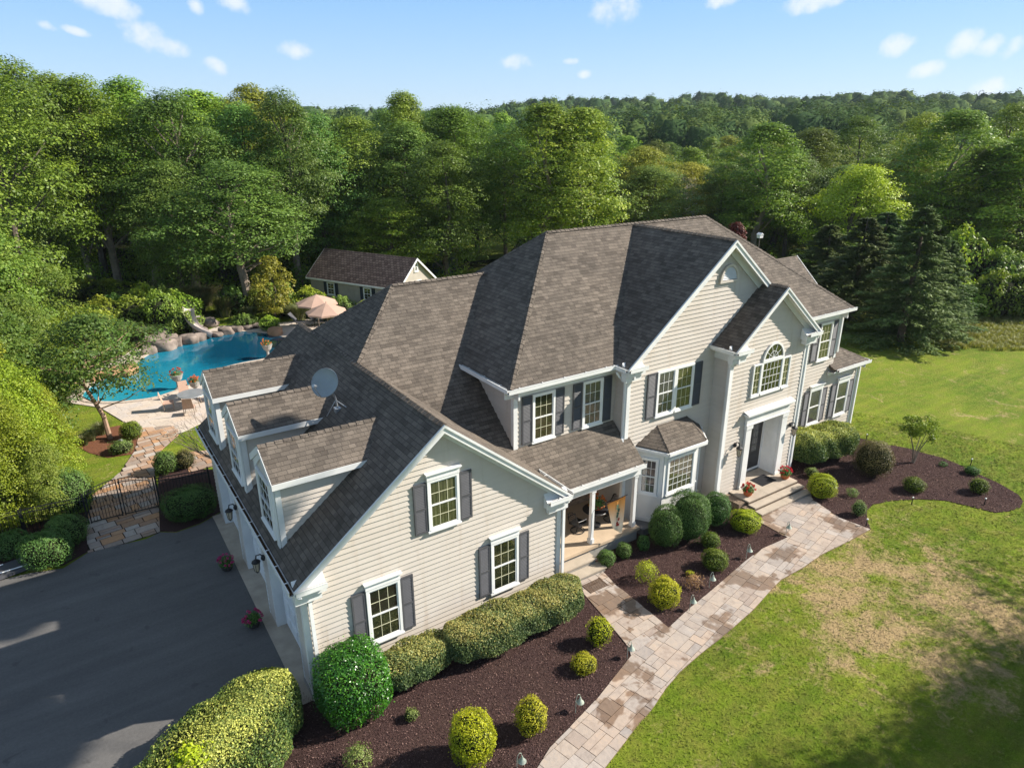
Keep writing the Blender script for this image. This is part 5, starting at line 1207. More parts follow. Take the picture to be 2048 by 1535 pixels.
# near trees at the left, ornamental tree, sapling by the umbrellas
for (px, py, yt, r, key, lb) in [(25,1052,800,1.9,'near','nearest bright green tree at the left edge, over the black fence'),(112,1036,892,1.0,'near2','low bright green tree just left of the pool gate'),(-70,1060,640,2.6,'near','tall bright green tree cut by the left edge'),
     (60,1000,735,2.1,'near','bright green tree in the middle of the left mass of trees'),(-25,985,650,2.7,'near','bright green tree at the left edge, second from the fence'),(112,955,775,1.35,'near','small bright tree beside the small back lawn'),(20,925,610,2.8,'near2','fresh green tree behind the nearest bright trees'),
     (-110,900,560,3.2,'near2','large fresh green tree just outside the left edge'),(75,845,600,2.6,'near2','olive green tree left of the ornamental tree'),(10,790,450,3.8,'near2','grey green tree in front of the left wood'),(125,790,640,1.9,'near','yellow green tree left of the pool grasses'),(95,735,520,3.0,'near2','soft green tree before the forked bare trunk'),(-90,770,400,4.2,'near2','tall grey green tree at the left edge, middle height')]:
    p = at(px, py); place_tree(key, p, top_z(p, yt), r, label=lb, z=0)
make_tree('orn', 71, 3.0, 5.6, leafmat('ornamental_leaves', [(.035,.06,.010),(.08,.12,.02),(.19,.22,.04)]), .40, 150, 80, .12, 'round', .10, plain('salmon_bark', (.36,.24,.17), .9, .1, .2, 4, .4), 16)
pb = at(221, 876); place_tree('orn', pb, top_z(pb, 642), 3.1, rz=.6, label='ornamental tree with a smooth salmon trunk beside the stone path', z=0)
make_tree('sap', 72, 2.0, 4.4, DEC[3], .12, 90, 70, .15, 'round', .05, None, 10)
place_tree('sap', at(553, 640), 4.6, 2.1, label='loose young tree on the back lawn left of the umbrellas', z=0)
pr_ = far(1500, 54); make_tree('red', 73, 1.6, 4, REDL, .2, 90, 70, .13, 'round', .06, None, 6); place_tree('red', pr_, zat(463, 54), 1.5, label='small red leaved maple just beyond the roof', z=0)
# small multi-stem tree in the right bed
pb = at(1826, 925); t_ = thing('small_tree', 'small multi stem tree with a light green crown in the right bed', 'tree', tuple(pb))
mb = MB(); rq = random.Random(3); tips = []
for k_ in range(5):
    a = rad(70*k_+20); e = Vector((math.cos(a)*.5*(1+.3*(k_ == 0)), math.sin(a)*.5, 1.5+rq.uniform(-.2, .3))); mb.tube([(.03*math.cos(a), .03*math.sin(a), 0), (.10*math.cos(a), .12*math.sin(a), .6), e], [.028, .02, .008], 6); tips.append(e)
me = bpy.data.meshes.new('trunk'); me.from_pydata(mb.v, [], mb.f); me.materials.append(BARKP); linkmesh('trunk', me, t_)
rng = np.random.default_rng(4); C_ = np.array([[rng.uniform(-.62, .62), rng.uniform(-.55, .55), rng.uniform(1.15, 1.95)] for _ in range(34)]); idx = np.repeat(np.arange(34), 90); P = C_[idx]+nrm(rng.normal(0, 1, (34*90, 3)))*rng.uniform(.05, .2, (34*90, 1))
V, F = leafquads(P, np.tile([0, 0, .8], (len(P), 1)), .085*rng.uniform(.6, 1.4, len(P)), .6, .7, rng); linkmesh('crown', foliage_mesh('crown', [(V, F, rng.uniform(.3, 1, len(P)), 0)], [LIT2]), t_)
# bare shrub beside the garage
pb = at(490, 952); t_ = thing('bare_shrub', 'bare pale branched shrub leaning from behind the garage corner', 'shrub', tuple(pb)); mb = MB(); rq = random.Random(8)
def branch(p, d, L, r, lvl):
    q = p+d*L*.5+Vector((rq.uniform(-.05,.05), rq.uniform(-.05,.05), .02)); e = p+d*L; mb.tube([p, q, e], [r, r*.8, r*.5], 5, False)
    if lvl > 0:
        for _ in range(3):
            nd = (d+Vector((rq.uniform(-.6,.6), rq.uniform(-.6,.6), rq.uniform(-.2,.4)))).normalized(); branch(q.lerp(e, rq.uniform(.2, 1)), nd, L*rq.uniform(.55, .8), r*.5, lvl-1)
for k_ in range(7): branch(Vector((0, 0, 0)), Vector((rq.uniform(-1.5,-.1), rq.uniform(-.3,.6), 1)).normalized(), rq.uniform(1.2, 1.9), .032, 3)
me = bpy.data.meshes.new('branches'); me.from_pydata([tuple(v) for v in mb.v], [], mb.f); me.materials.append(BARKP); linkmesh('branches', me, t_)

# grass blades of the near lawn and chips of the mulch (nobody could count them)
def inside(poly, X, Y):
    n = len(poly); c = np.zeros(len(X), bool); j = n-1
    for i in range(n):
        xi, yi = poly[i][0], poly[i][1]; xj, yj = poly[j][0], poly[j][1]
        if yi != yj: c ^= ((yi > Y) != (yj > Y)) & (X < (xj-xi)*(Y-yi)/(yj-yi)+xi)
        j = i
    return c
rng = np.random.default_rng(9); n = 170000
lawnpoly = W2(main_R)+[(7,-7),(18,-13),(40,-8),(42,8),(30,8),(29.8,2.2)]+W2(b3)[:1]+W2(b3)[1:]+W2(pad_R)[-1:]
d_ = rng.random(n)**.8; ang = rng.uniform(rad(40), rad(112), n); rr_ = 6+d_*30; X = .1+rr_*np.sin(ang); Y = -13.8+rr_*np.cos(ang)
m_ = inside([p[:2] for p in W2(main_R)]+[(6,-8),(9,-10.5),(20,-12),(45,-2),(45,9),(30.0,9),(30.0,2.2)]+W2(b3), X, Y)
X = X[m_]; Y = Y[m_]; n = len(X); h = rng.uniform(.018, .045, n)*(1+.02*np.hypot(X, Y+13.8)); a = rng.uniform(0, 6.28, n); w = .007*(1+.06*np.hypot(X, Y+13.8)); h *= .7; ln = rng.uniform(1.2, 3.2, n)*h; la = rng.uniform(0, 6.28, n); lx = ln*np.cos(la); ly = ln*np.sin(la)
V = np.stack([np.stack([X-w*np.cos(a), Y-w*np.sin(a), np.full(n, .0)], 1), np.stack([X+w*np.cos(a), Y+w*np.sin(a), np.full(n, .0)], 1), np.stack([X+lx, Y+ly, h], 1)], 1).reshape(-1, 3)
LBL = mat_lawn('grass_blade', flat=True)
me = meshfrom('grass_blades', V, np.arange(3*n).reshape(n, 3), LBL); tag(linkmesh('grass_blades', me), 'short mown grass blades of the front lawn', 'grass', kind='stuff')
def chips(poly, dens, mat, seed, size=.03, label=''):
    rng = np.random.default_rng(seed); xs_ = [p[0] for p in poly]; ys_ = [p[1] for p in poly]; A_ = (max(xs_)-min(xs_))*(max(ys_)-min(ys_)); n = int(A_*dens); X = rng.uniform(min(xs_), max(xs_), n); Y = rng.uniform(min(ys_), max(ys_), n); m = inside(poly, X, Y)
    P = np.stack([X[m], Y[m], .02+rng.uniform(0, .02, m.sum())], 1); V, F = leafquads(P, np.tile([0, 0, 1.], (len(P), 1)), size*rng.uniform(.5, 1.7, len(P)), .35, .45, rng)
    me = meshfrom('mulch_chips', V, F, mat, {'lv': rng.random(len(P))**1.6}); tag(linkmesh('mulch_chips', me), label, 'mulch', kind='stuff')
CHIP = leafmat('bark_chips', [(.035,.019,.018),(.11,.062,.057),(.30,.19,.16)], 0, .9, .1, 0, 0)
chips(bed1, 700, CHIP, 1, .035, 'dark bark chips of the garage bed'); chips(bed2, 700, CHIP, 2, .035, 'dark bark chips between the porch and the paths'); chips(bed3, 320, CHIP, 3, .045, 'dark bark chips of the right bed')
# tree outside the frame that shades the lower right lawn
place_tree('n4', (26.0, -16.7), 11.8, 4.3, label='broad tree standing out on the front lawn, shading its lower right', z=0)
place_tree('n2', (31.5, -17.2), 12.5, 4.6, label='second broad tree out on the front lawn beyond the shaded patch', z=0)

t_ = thing('added_shade_tree', 'unseen slender leaning tree added and shaped to shade the driveway', 'tree', (31, -19, 0)); mb = MB().tube([(0,0,-.3),(-.4,1.2,8),(-1.8,3.6,16),(-4,8.0,22.0),(-4,12.8,22.3)], [.11,.07,.04,.025,.012], 7)  # unseen tree, added and shaped for the shade it casts on the driveway
me = bpy.data.meshes.new('trunk'); me.from_pydata(mb.v, [], mb.f); me.materials.append(BARK); linkmesh('trunk', me, t_)
rng = np.random.default_rng(17); D = nrm(rng.normal(0, 1, (9000, 3))); P = D*np.array([.9, 1.8, .88])*rng.uniform(.3, 1, (9000, 1))+np.array([-4, 8.05, 22.12])
D2 = nrm(rng.normal(0, 1, (2600, 3))); P = np.concatenate([P, D2*np.array([.7, .75, .5])*rng.uniform(.3, 1, (2600, 1))+np.array([-4, 12.85, 22.3])]); D = np.concatenate([D, D2]); n = len(P)
V, F = leafquads(P, D, .17*rng.uniform(.6, 1.4, n), .65, .6, rng); linkmesh('crown', foliage_mesh('crown', [(V, F, rng.random(n), 0)], [DEC[0]]), t_)
# ================================================================== things
# satellite dish
base = Vector((5.98, 4.15, 5.83)); dn = thing('satellite_dish', 'grey oval satellite dish on the garage roof slope', 'satellite dish', tuple(base))
c = at(651, 764, 0); 
def ray_y(px, py, y):
    d = CF + CR*((px-1024)/FPX) - CU*((py-767.5)/FPX); return CAMP+d*((y-CAMP.y)/d.y)
dc = ray_y(649, 765, 3.75); axis = Vector((-.75, -.45, .48)).normalized(); e1 = axis.cross(Vector((0,0,1))).normalized(); e2 = e1.cross(axis)
mb = MB(); rings = []
NR, NS = 5, 28
for i in range(NR+1):
    r = i/NR; rings.append([dc+e1*(.44*r*math.cos(2*math.pi*k/NS))+e2*(.40*r*math.sin(2*math.pi*k/NS))-axis*(.085*(1-r*r)) for k in range(NS)])
for i in range(NR):
    for k in range(NS):
        k2 = (k+1) % NS; mb.face([rings[i][k], rings[i+1][k], rings[i+1][k2], rings[i][k2]]); mb.face([p-axis*.018 for p in (rings[i][k2], rings[i+1][k2], rings[i+1][k], rings[i][k])])
mb.tube(rings[NR]+[rings[NR][0]], .013, 6); mb.build('reflector', plain('dish_grey', (.24,.27,.29), .35, .5, .08, 3), dn, smooth=True)
mb = MB(); bk_ = dc-axis*.12; mb.tube([base+Vector((.0,-.0,-.02)), base+Vector((-.05,-.02,.38)), bk_], .026, 8); mb.tube([base+Vector((-.28,.22,-.24)), base+Vector((-.05,-.02,.30))], .014, 6); mb.tube([base+Vector((.18,-.28,.10)), base+Vector((-.05,-.02,.30))], .014, 6); mb.box(base.x-.1, base.x+.1, base.y-.1, base.y+.1, base.z-.08, base.z+.05); mb.build('mast', GALV, dn)
mb = MB(); lo = dc-e2*.38; tip = dc+axis*.42-e2*.16; mb.tube([bk_-e2*.3, lo-e2*.03, tip], .014, 6); mb.build('feed_arm', GALV, dn); MB().tube([tip-axis*.0, tip-axis*.12], [.045, .035], 10).build('receiver', GALV, dn)

# wall lanterns
LGL = plain('lantern_glass', (.45,.38,.28), .15, .6, .1, 8)
def lantern(p, n, label):
    p = Vector(p); n = Vector(n); t_ = thing('wall_lantern', label, 'lantern', tuple(p), 'wall lanterns'); m = MB()
    m.ball(p+n*.02, (.05, .05, .07), 8, 6); m.tube([p, p+n*.07+Vector((0,0,.10)), p+n*.15+Vector((0,0,.10)), p+n*.17+Vector((0,0,.0))], .014, 6); m.build('bracket', BLACK, t_)
    c_ = p+n*.17; MB().lathe(c_, [(.02,.02),(.085,-.03),(.09,-.05),(.03,-.05)], 8).lathe(c_, [(.03,-.27),(.05,-.25),(.012,-.30)], 8).build('cap', BLACK, t_)
    MB().lathe(c_, [(.07,-.052),(.045,-.25)], 6).build('glass', LGL, t_); b = MB()
    for k_ in range(6): a = k_*math.pi/3; b.tube([c_+Vector((.073*math.cos(a), .073*math.sin(a), -.05)), c_+Vector((.047*math.cos(a), .047*math.sin(a), -.25))], .006, 4)
    b.build('cage', BLACK, t_)
    t_.scale = (1.4, 1.4, 1.4)
lantern((19.72,.80,2.35), (0,-1,0), 'black wall lantern left of the entry door'); lantern((23.02,.80,2.35), (0,-1,0), 'black wall lantern right of the entry door')
lantern((3.28,3.6,2.15), (-1,0,0), 'wall lantern between the two nearer garage doors'); lantern((3.28,6.88,2.15), (-1,0,0), 'wall lantern between the two farther garage doors')

# flowers in pots
TERRA = plain('terracotta', (.42,.13,.05), .8, .2, .12, 8); DPOT = plain('dark_pot', (.05,.045,.04), .7, .3, .2, 8); URN = plain('stone_urn', (.33,.32,.30), .85, .2, .15, 8)
REDF = leafmat('red_petals', [(.35,.01,.008),(.60,.02,.015),(.75,.06,.04)], .2, var=0); PINKF = leafmat('magenta_petals', [(.35,.01,.09),(.55,.03,.18),(.7,.12,.3)], .2, var=0); ORF = leafmat('orange_petals', [(.5,.05,.02),(.7,.16,.03),(.8,.3,.1)], .2, var=0)
def flowers(p, r, mat, pot, label, seed, prof=None, h=.22, group=None, spread=1.):
    p = Vector(p); t_ = thing('flower_pot', label, 'flower pot', tuple(p), group)
    MB().lathe(p, [(v*r/.2, z*h/.22) for v, z in (prof or [(.10,0),(.15,.06),(.175,.20),(.19,.20),(.19,.22),(.15,.22)])], 16).build('pot', pot, t_, smooth=False)
    rng = np.random.default_rng(seed); n = 700; D = nrm(rng.normal(0, 1, (n, 3))); D[:, 2] = np.abs(D[:, 2]); P = D*np.array([1.15, 1.15, 1.25])*r*spread*rng.uniform(.4, 1.05, (n, 1)); P[:, 2] += h*.95
    V, F = leafquads(P, D+np.array([0,0,.4]), .05*rng.uniform(.6, 1.3, n), .75, .6, rng); linkmesh('leaves', foliage_mesh('leaves', [(V, F, rng.uniform(.2, .9, n), 0)], [GRN]), t_)
    k = 20; D = nrm(rng.normal(0, 1, (k, 3))); D[:, 2] = np.abs(D[:, 2])*.8+.15; C_ = D*np.array([1.2, 1.2, 1.55])*r*spread; C_[:, 2] += h; idx = np.repeat(np.arange(k), 34); P = C_[idx]+nrm(rng.normal(0, 1, (k*34, 3)))*.035
    V, F = leafquads(P, P-C_[idx], .034, .9, .3, rng); linkmesh('blossoms', foliage_mesh('blossoms', [(V, F, rng.random(len(P)), 0)], [mat]), t_); return t_
flowers(at(1495, 990, .36), .21, REDF, TERRA, 'pot of red geraniums at the left of the entry landing', 1, group='geranium pots at the entry')
flowers(at(1569, 956, .36), .21, REDF, TERRA, 'pot of red geraniums at the right of the entry landing', 2, group='geranium pots at the entry')
flowers((2.72,3.62,.01), .22, PINKF, DPOT, 'dark pot of magenta flowers between the two nearer garage doors', 3, group='flower pots by the garage')
flowers((2.70,6.9,.01), .22, PINKF, DPOT, 'dark pot of magenta flowers between the two farther garage doors', 4, group='flower pots by the garage')
UP = [(.12,0),(.12,.015),(.05,.04),(.05,.11),(.14,.15),(.19,.21),(.20,.22),(.15,.22)]
flowers(at(358, 778), .34, REDF, URN, 'stone urn with red flowers on the near pool edge', 5, UP, .85, 'flower urns by the pool', .8)
flowers(at(537, 716), .34, ORF, URN, 'stone urn with orange flowers at the right end of the pool', 6, UP, .9, 'flower urns by the pool', .8)
flowers(at(393, 790), .30, ORF, URN, 'stone urn with pale red flowers beside the patio table', 7, UP, .8, 'flower urns by the pool', .8)
flowers(tuple(at(1189,1049,.5)+Vector((.05,0,.65))), .26, ORF, TERRA, 'orange bowl planter on the porch table', 8, [(.08,0),(.17,.05),(.22,.13),(.23,.15),(.18,.15)], .16)
# mats
tag(MB().box(21.15,22.0,.35,.95,.362,.376).build('doormat', plain('black_mat', (.025,.025,.028), .95, .1, .2, 20), None), 'black doormat on the entry landing', 'doormat')
tag(MB().box(10.97,11.75,1.35,2.0,.502,.514).build('doormat', plain('black_mat2', (.022,.022,.025), .95, .1, .2, 20), None), 'black doormat on the porch floor at the garage wall', 'doormat')
gm = MB(); ga_ = at(1190, 1172)
for k_ in range(9): gm.box(ga_.x-.35, ga_.x+.35, ga_.y-.22+k_*.05, ga_.y-.19+k_*.05, .036, .05)
gm.box(ga_.x-.36, ga_.x-.33, ga_.y-.23, ga_.y+.24, .035, .048); gm.box(ga_.x+.33, ga_.x+.36, ga_.y-.23, ga_.y+.24, .035, .048)
tag(gm.build('boot_grate', plain('brown_slats', (.10,.065,.045), .8, .2, .3, 15)), 'brown slatted foot mat at the bottom of the porch steps', 'mat')
# porch furniture
def porch_chair(p, rz, label):
    t_ = thing('porch_chair', label, 'chair', p, 'swivel chairs on the porch'); t_.rotation_euler.z = rz; o_ = Vector(p); Z = lambda x, y, z: o_+Vector((x, y, z)); m = MB()
    m.tube([Z(.24*math.cos(a*math.pi/10), .24*math.sin(a*math.pi/10), .03) for a in range(21)], .016, 6)
    for k_ in range(4): a = k_*math.pi/2+.4; m.tube([Z(.24*math.cos(a), .24*math.sin(a), .03), Z(.08*math.cos(a), .08*math.sin(a), .14), Z(0, 0, .17)], .013, 5)
    m.tube([Z(0,0,.15), Z(0,0,.30)], .03, 8); m.build('swivel_base', BLACK, t_)
    MB().box(o_.x-.23, o_.x+.23, o_.y-.22, o_.y+.22, o_.z+.30, o_.z+.345).build('seat', BLACK, t_, bevel=.02)
    b = MB(); 
    for s in (-1, 1): b.tube([Z(-.21, .21*s, .33), Z(-.30, .20*s, .60), Z(-.34, .13*s, .82)], .014, 6)
    b.tube([Z(-.34, -.13, .82), Z(-.36, 0, .88), Z(-.34, .13, .82)], .014, 6)
    for k_ in range(-3, 4): b.tube([Z(-.22, .055*k_, .36), Z(-.30, .055*k_+.02, .6), Z(-.345, .04*k_, .85)], .007, 4)
    for k_ in range(4): b.tube([Z(-.25-.03*k_, -.19, .45+.1*k_), Z(-.26-.03*k_, 0, .48+.1*k_), Z(-.25-.03*k_, .19, .45+.1*k_)], .007, 4)
    b.build('backrest', BLACK, t_)
    for s in (-1, 1): MB().tube([Z(-.28, .22*s, .55), Z(-.05, .26*s, .53), Z(.18, .25*s, .50), Z(.20, .23*s, .34)], .015, 6).build('armrest', BLACK, t_)
    return t_
porch_chair(tuple(at(1155,1061,.5)), rad(15), 'black metal swivel chair left of the porch table'); porch_chair(tuple(at(1221,1038,.5)), rad(195), 'black metal swivel chair right of the porch table, behind the banner')
TP = tuple(at(1189,1049,.5)); t_ = thing('side_table', 'round black table on the porch between the two swivel chairs', 'table', TP); MB().lathe(TP, [(.42,.60),(.44,.62),(.42,.64),(.02,.64)], 24).build('tabletop', BLACK, t_)
MB().lathe(TP, [(.22,0),(.20,.03),(.04,.06),(.035,.58),(.10,.60)], 16).build('pedestal', BLACK, t_)
# banner on its pole
ORNG = NT('banner_cloth'); uvn = ORNG.uv(); sp_ = ORNG.n('SeparateXYZ'); ORNG.link(uvn, sp_.inputs[0])
cb = ORNG.ramp(sp_.outputs['Y'], [(.0,(.75,.62,.45)),(.25,(.80,.70,.55)),(.8,(.80,.38,.12)),(1,(.75,.28,.06))]); BAN = ORNG.done(ORNG.princ(cb, .85, .1))
t_ = thing('banner', 'orange and cream garden banner hanging from a pole on the porch post', 'banner', (13.06,.9,1.95)); MB().tube([(13.05,.88,1.75),(13.5,.62,2.02),(13.98,.36,2.28)], .012, 6).build('pole', BLACK, t_)
mb = MB(); nn = 8
a0 = Vector((13.40,.68,1.97)); a1 = Vector((13.93,.385,2.24))
for i in range(nn):
    for j in range(nn):
        def Q(u, v):
            p = a0.lerp(a1, u); L = .95+.45*u; sq = 1-.55*v; c_ = a0.lerp(a1, .75); p2 = c_+(p-c_)*sq; return Vector((p2.x, p2.y+.03*math.sin(u*9+v*3), p.z-L*v+.03*math.sin(v*6)))
        mb.face([Q(i/nn, j/nn), Q((i+1)/nn, j/nn), Q((i+1)/nn, (j+1)/nn), Q(i/nn, (j+1)/nn)], [(i/nn, 1-j/nn), ((i+1)/nn, 1-j/nn), ((i+1)/nn, 1-(j+1)/nn), (i/nn, 1-(j+1)/nn)])
bn = mb.build('cloth', BAN, t_)
mb = MB(); mr_ = MB(); rq = random.Random(4)
def on(u, v): p = a0.lerp(a1, u); L = .95+.45*u; c_ = a0.lerp(a1, .75); p2 = c_+(p-c_)*(1-.55*v); return Vector((p2.x+.006, p2.y+.03*math.sin(u*9+v*3)-.014, p.z-L*v+.03*math.sin(v*6)))
for k_ in range(14):
    u, v = .45+.25*rq.random(), .18+.38*k_/14; c_ = on(u, v); mb.face([c_+Vector((.045*math.cos(a), .0, .028*math.sin(a))) for a in [i*math.pi/4 for i in range(8)]])
for k_ in range(6):
    u, v = .45+.3*rq.random(), .58+.22*rq.random(); c_ = on(u, v); mr_.face([c_+Vector((.055*math.cos(a), .0, .05*math.sin(a))) for a in [i*math.pi/4 for i in range(8)]])
mb.build('leaf_print', plain('print_green', (.10,.16,.10), .8), bn); mr_.build('flower_print', plain('print_red', (.45,.05,.03), .8), bn)
# path lights
VERD = plain('verdigris', (.33,.37,.31), .6, .4, .2, 12)
def path_light(px, py, label, h=.52, flip=1, dirn=(1,0)):
    p = at(px, py); t_ = thing('path_light', label, 'path light', tuple(p), 'bell shaped path lights'); d = Vector((*dirn, 0)).normalized()
    MB().tube([p, p+Vector((0,0,h*.8)), p+Vector((0,0,h))+d*.02, p+Vector((0,0,h+.05))+d*.06, p+Vector((0,0,h+.02))+d*.11, p+Vector((0,0,h-.08))+d*.13], .008, 6).build('stem', VERD, t_)
    c_ = p+d*.135+Vector((0,0,h-.24)); MB().lathe(c_, [(.10,.0),(.072,.035),(.035,.09),(.018,.16),(.008,.17)], 12).build('bell', VERD, t_)
for a in [(1151,1426,'bell path light left of the olive golden shrub, near the main path'),(1034,1546,'bell path light at the bottom of the garage bed'),(1254,1318,'bell path light at the corner of the garage bed where the paths meet'),(1492,1118,'bell path light in the bed below the golden entry shrub'),
          (1418,1176,'bell path light beside the dried plant'),(1379,1222,'bell path light at the tip of the bed between the paths'),(1571,1071,'bell path light at the corner of the entry pavement'),(1663,988,'white bell path light at the golden shrub right of the steps')]: path_light(*a)
def sprinkler(px, py, label, h=.28):
    p = at(px, py); t_ = thing('sprinkler', label, 'sprinkler', tuple(p), 'pop-up sprinklers'); MB().tube([p, p+Vector((0,0,h))], [.02,.016], 6).build('riser', BLACK, t_); MB().lathe(p+Vector((0,0,h)), [(.03,0),(.035,.03),(.01,.045)], 8).build('nozzle', WHITE2, t_)
for a in [(1941,930,'sprinkler on the lawn beyond the right bed'),(1823,1008,'sprinkler at the inner curve of the right bed'),(1968,1010,'sprinkler inside the tip of the right bed'),(1732,1052,'sprinkler at the corner of the entry pavement'),(1732,880,'sprinkler beside the bushy hedge right of the house')]: sprinkler(*a)

# black fence and gate before the pool yard
def fence_run(a, b, h, label, group='black metal fence panels', name='fence'):
    a = Vector((*a, 0)); b = Vector((*b, 0)); t_ = thing(name, label, 'fence', tuple(a), group); d = (b-a); L = d.length; d.normalize()
    for p in (a, b): MB().box(p.x-.03, p.x+.03, p.y-.03, p.y+.03, 0, h+.08).build('post', BLACK, t_)
    m = MB()
    for z in (.12, h-.16, h-.02): m.beam(a+Vector((0,0,z)), b+Vector((0,0,z)), .025, .03)
    m.build('rail', BLACK, t_); m = MB(); n_ = int(L/.11)
    for k_ in range(1, n_): p = a+d*(L*k_/n_); m.box(p.x-.008, p.x+.008, p.y-.008, p.y+.008, .06, h)
    m.build('picket_row', BLACK, t_)
for i, (a, b) in enumerate([((-.85,12.56),(-2.7,12.72)),((-2.75,12.72),(-4.6,12.85)),((-4.65,12.85),(-6.5,12.95))]): fence_run(a, b, 1.15, ['black fence panel left of the pool gate','second black fence panel left of the pool gate','black fence panel at the far left edge'][i])
fence_run((1.5,12.42),(3.28,12.1), 1.25, 'black fence panel between the pool gate and the garage corner')
for (a, b, pv, lb) in [((-.76,12.54),(.24,12.5),0,'left leaf of the arched black pool gate'),((.34,12.49),(1.42,12.42),1,'right leaf of the arched black pool gate')]:
    a = Vector((*a, 0)); b = Vector((*b, 0)); t_ = thing('gate', lb, 'gate', tuple(a), 'leaves of the pool gate'); L = (b-a).length; d = (b-a).normalized(); m = MB()
    hh = lambda t: 1.30+.24*math.sin(math.pi/2*((t) if pv == 0 else (1-t)))
    for off in (0, -.14): m.tube([a+d*L*i/10+Vector((0,0,hh(i/10)+off)) for i in range(11)], .016, 6)
    m.beam(a+Vector((0,0,.08)), b+Vector((0,0,.08)), .03, .03); m.beam(a, a+Vector((0,0,hh(0))), .04, .04, (0,1,0)); m.beam(b, b+Vector((0,0,hh(1))), .04, .04, (0,1,0)); m.build('gate_frame', BLACK, t_); m = MB()
    for k_ in range(1, 10): p = a+d*L*k_/10; m.box(p.x-.008, p.x+.008, p.y-.008, p.y+.008, .08, hh(k_/10))
    m.build('picket_row', BLACK, t_)
pa, pb2 = at(560, 612), at(770, 668); fence_run((pa.x, pa.y), ((pa.x+pb2.x)/2, (pa.y+pb2.y)/2), 1.3, 'black pool fence in front of the shed, left length'); fence_run(((pa.x+pb2.x)/2, (pa.y+pb2.y)/2), (pb2.x, pb2.y), 1.3, 'black pool fence in front of the shed, right length')

# pool side: umbrellas, loungers, slide, boulders, patio set
TAN = plain('tan_canvas', (.46,.31,.24), .85, .1, .06, 2)
def umbrella(px, py, wpx, label):
    p = at(px, py, 2.55); r = wpx/2*depth(p)/FPX; t_ = thing('umbrella', label, 'umbrella', (p.x, p.y, 0), 'tan umbrellas on the far terrace'); m = MB(); top = Vector((p.x, p.y, 2.6))
    rim = [Vector((p.x+r*math.cos(k*math.pi/4+.2), p.y+r*math.sin(k*math.pi/4+.2), 2.0)) for k in range(8)]
    for k_ in range(8):
        a, b = rim[k_], rim[(k_+1) % 8]; mid_ = (a+b)/2; mid_.z -= .0; mid_ = mid_+(top-mid_)*.03; am, bm_ = a.lerp(top, .5)+Vector((0,0,.03)), b.lerp(top, .5)+Vector((0,0,.03)); m.face([a, mid_, am]); m.face([mid_, b, bm_]); m.face([mid_, bm_, am]); m.face([am, bm_, top]); m.face([a, mid_, mid_-Vector((0,0,.12)), a-Vector((0,0,.10))]); m.face([mid_, b, b-Vector((0,0,.10)), mid_-Vector((0,0,.12))])
    m.build('canopy', TAN, t_); MB().tube([(p.x,p.y,0),(p.x,p.y,2.68)], .025, 8).build('pole', BARKP, t_); rb = MB()
    for q in rim: rb.tube([top-Vector((0,0,.08)), q+Vector((0,0,.01))], .008, 4)
    rb.build('ribs', BARKP, t_)
umbrella(632, 590, 84, 'farther tan umbrella above the terrace'); umbrella(652, 607, 84, 'nearer tan umbrella above the terrace')
def lounger(p, rz, label):
    t_ = thing('sun_lounger', label, 'lounger', (p.x, p.y, 0), 'loungers under the umbrellas'); t_.rotation_euler.z = rz; o_ = Vector((p.x, p.y, 0)); MB().box(o_.x-.3, o_.x+.3, o_.y-.9, o_.y+.35, .30, .36).build('seat', SHUT, t_)
    MB().poly([o_+Vector(q) for q in ((-.3,.35,.33),(.3,.35,.33),(.3,.85,.95),(-.3,.85,.95))], vec=(0,.04,.03)).build('backrest', SHUT, t_); m = MB()
    for x in (-.27, .27):
        for y in (-.8, .3): m.box(o_.x+x-.02, o_.x+x+.02, o_.y+y-.02, o_.y+y+.02, 0, .30)
    m.build('legs', BLACK, t_)
lounger(at(605, 652), rad(55), 'dark lounger left, under the nearer umbrella'); lounger(at(640, 650), rad(50), 'dark lounger right, under the nearer umbrella')
p = at(424, 676); t_ = thing('pool_slide', 'beige curved water slide at the far edge of the pool', 'water slide', (p.x, p.y, 0)); CH = plain('slide_shell', (.50,.43,.40), .4, .4, .05, 2); m = MB(); N1 = 14
def spn(t): return Vector((p.x-.9+.9*t-.5*math.sin(t*3.1), p.y+1.5*(1-t)**1.2-.1, 1.75*(1-t)**1.1+.2))
for i in range(N1):
    def ring(t):
        c_ = spn(t); d = (spn(min(1, t+.05))-spn(max(0, t-.05))).normalized(); s = d.cross(Vector((0,0,1))).normalized(); u = s.cross(d); return [c_+s*(.36*math.cos(a))+u*(-.33*math.sin(a)+.22) for a in [math.pi*k/8-.25+.0 for k in range(9)]]
    A_, B_ = ring(i/N1), ring((i+1)/N1)
    for k_ in range(8): m.face([A_[k_], A_[k_+1], B_[k_+1], B_[k_]]); m.face([q+Vector((0,0,-.03)) for q in (B_[k_], B_[k_+1], A_[k_+1], A_[k_])])
m.build('chute', CH, t_, smooth=True); m = MB(); s0 = spn(0)
for t in (0.05, .45): c_ = spn(t); m.tube([(c_.x, c_.y, 0), (c_.x, c_.y, c_.z)], .07, 8)
for k_ in range(6): m.box(s0.x+.1+.05*(5-k_), s0.x+.6+.05*(5-k_), s0.y-.05+.12*(5-k_), s0.y+.15+.12*(5-k_), .25*k_, .25*k_+.06)
m.build('support', CH, t_)
ROCK = plain('boulder_stone', (.21,.17,.145), .9, .15, .55, 1.6, 1., 0, 5); ROCKO = plain('orange_boulder_stone', (.42,.24,.14), .9, .15, .3, 1.6, 1., 0, 5)
def RZ(px): return 'at the left end of the pool' if px < 250 else 'behind the left part of the pool' if px < 340 else 'just left of the water slide' if px < 425 else 'right of the water slide'
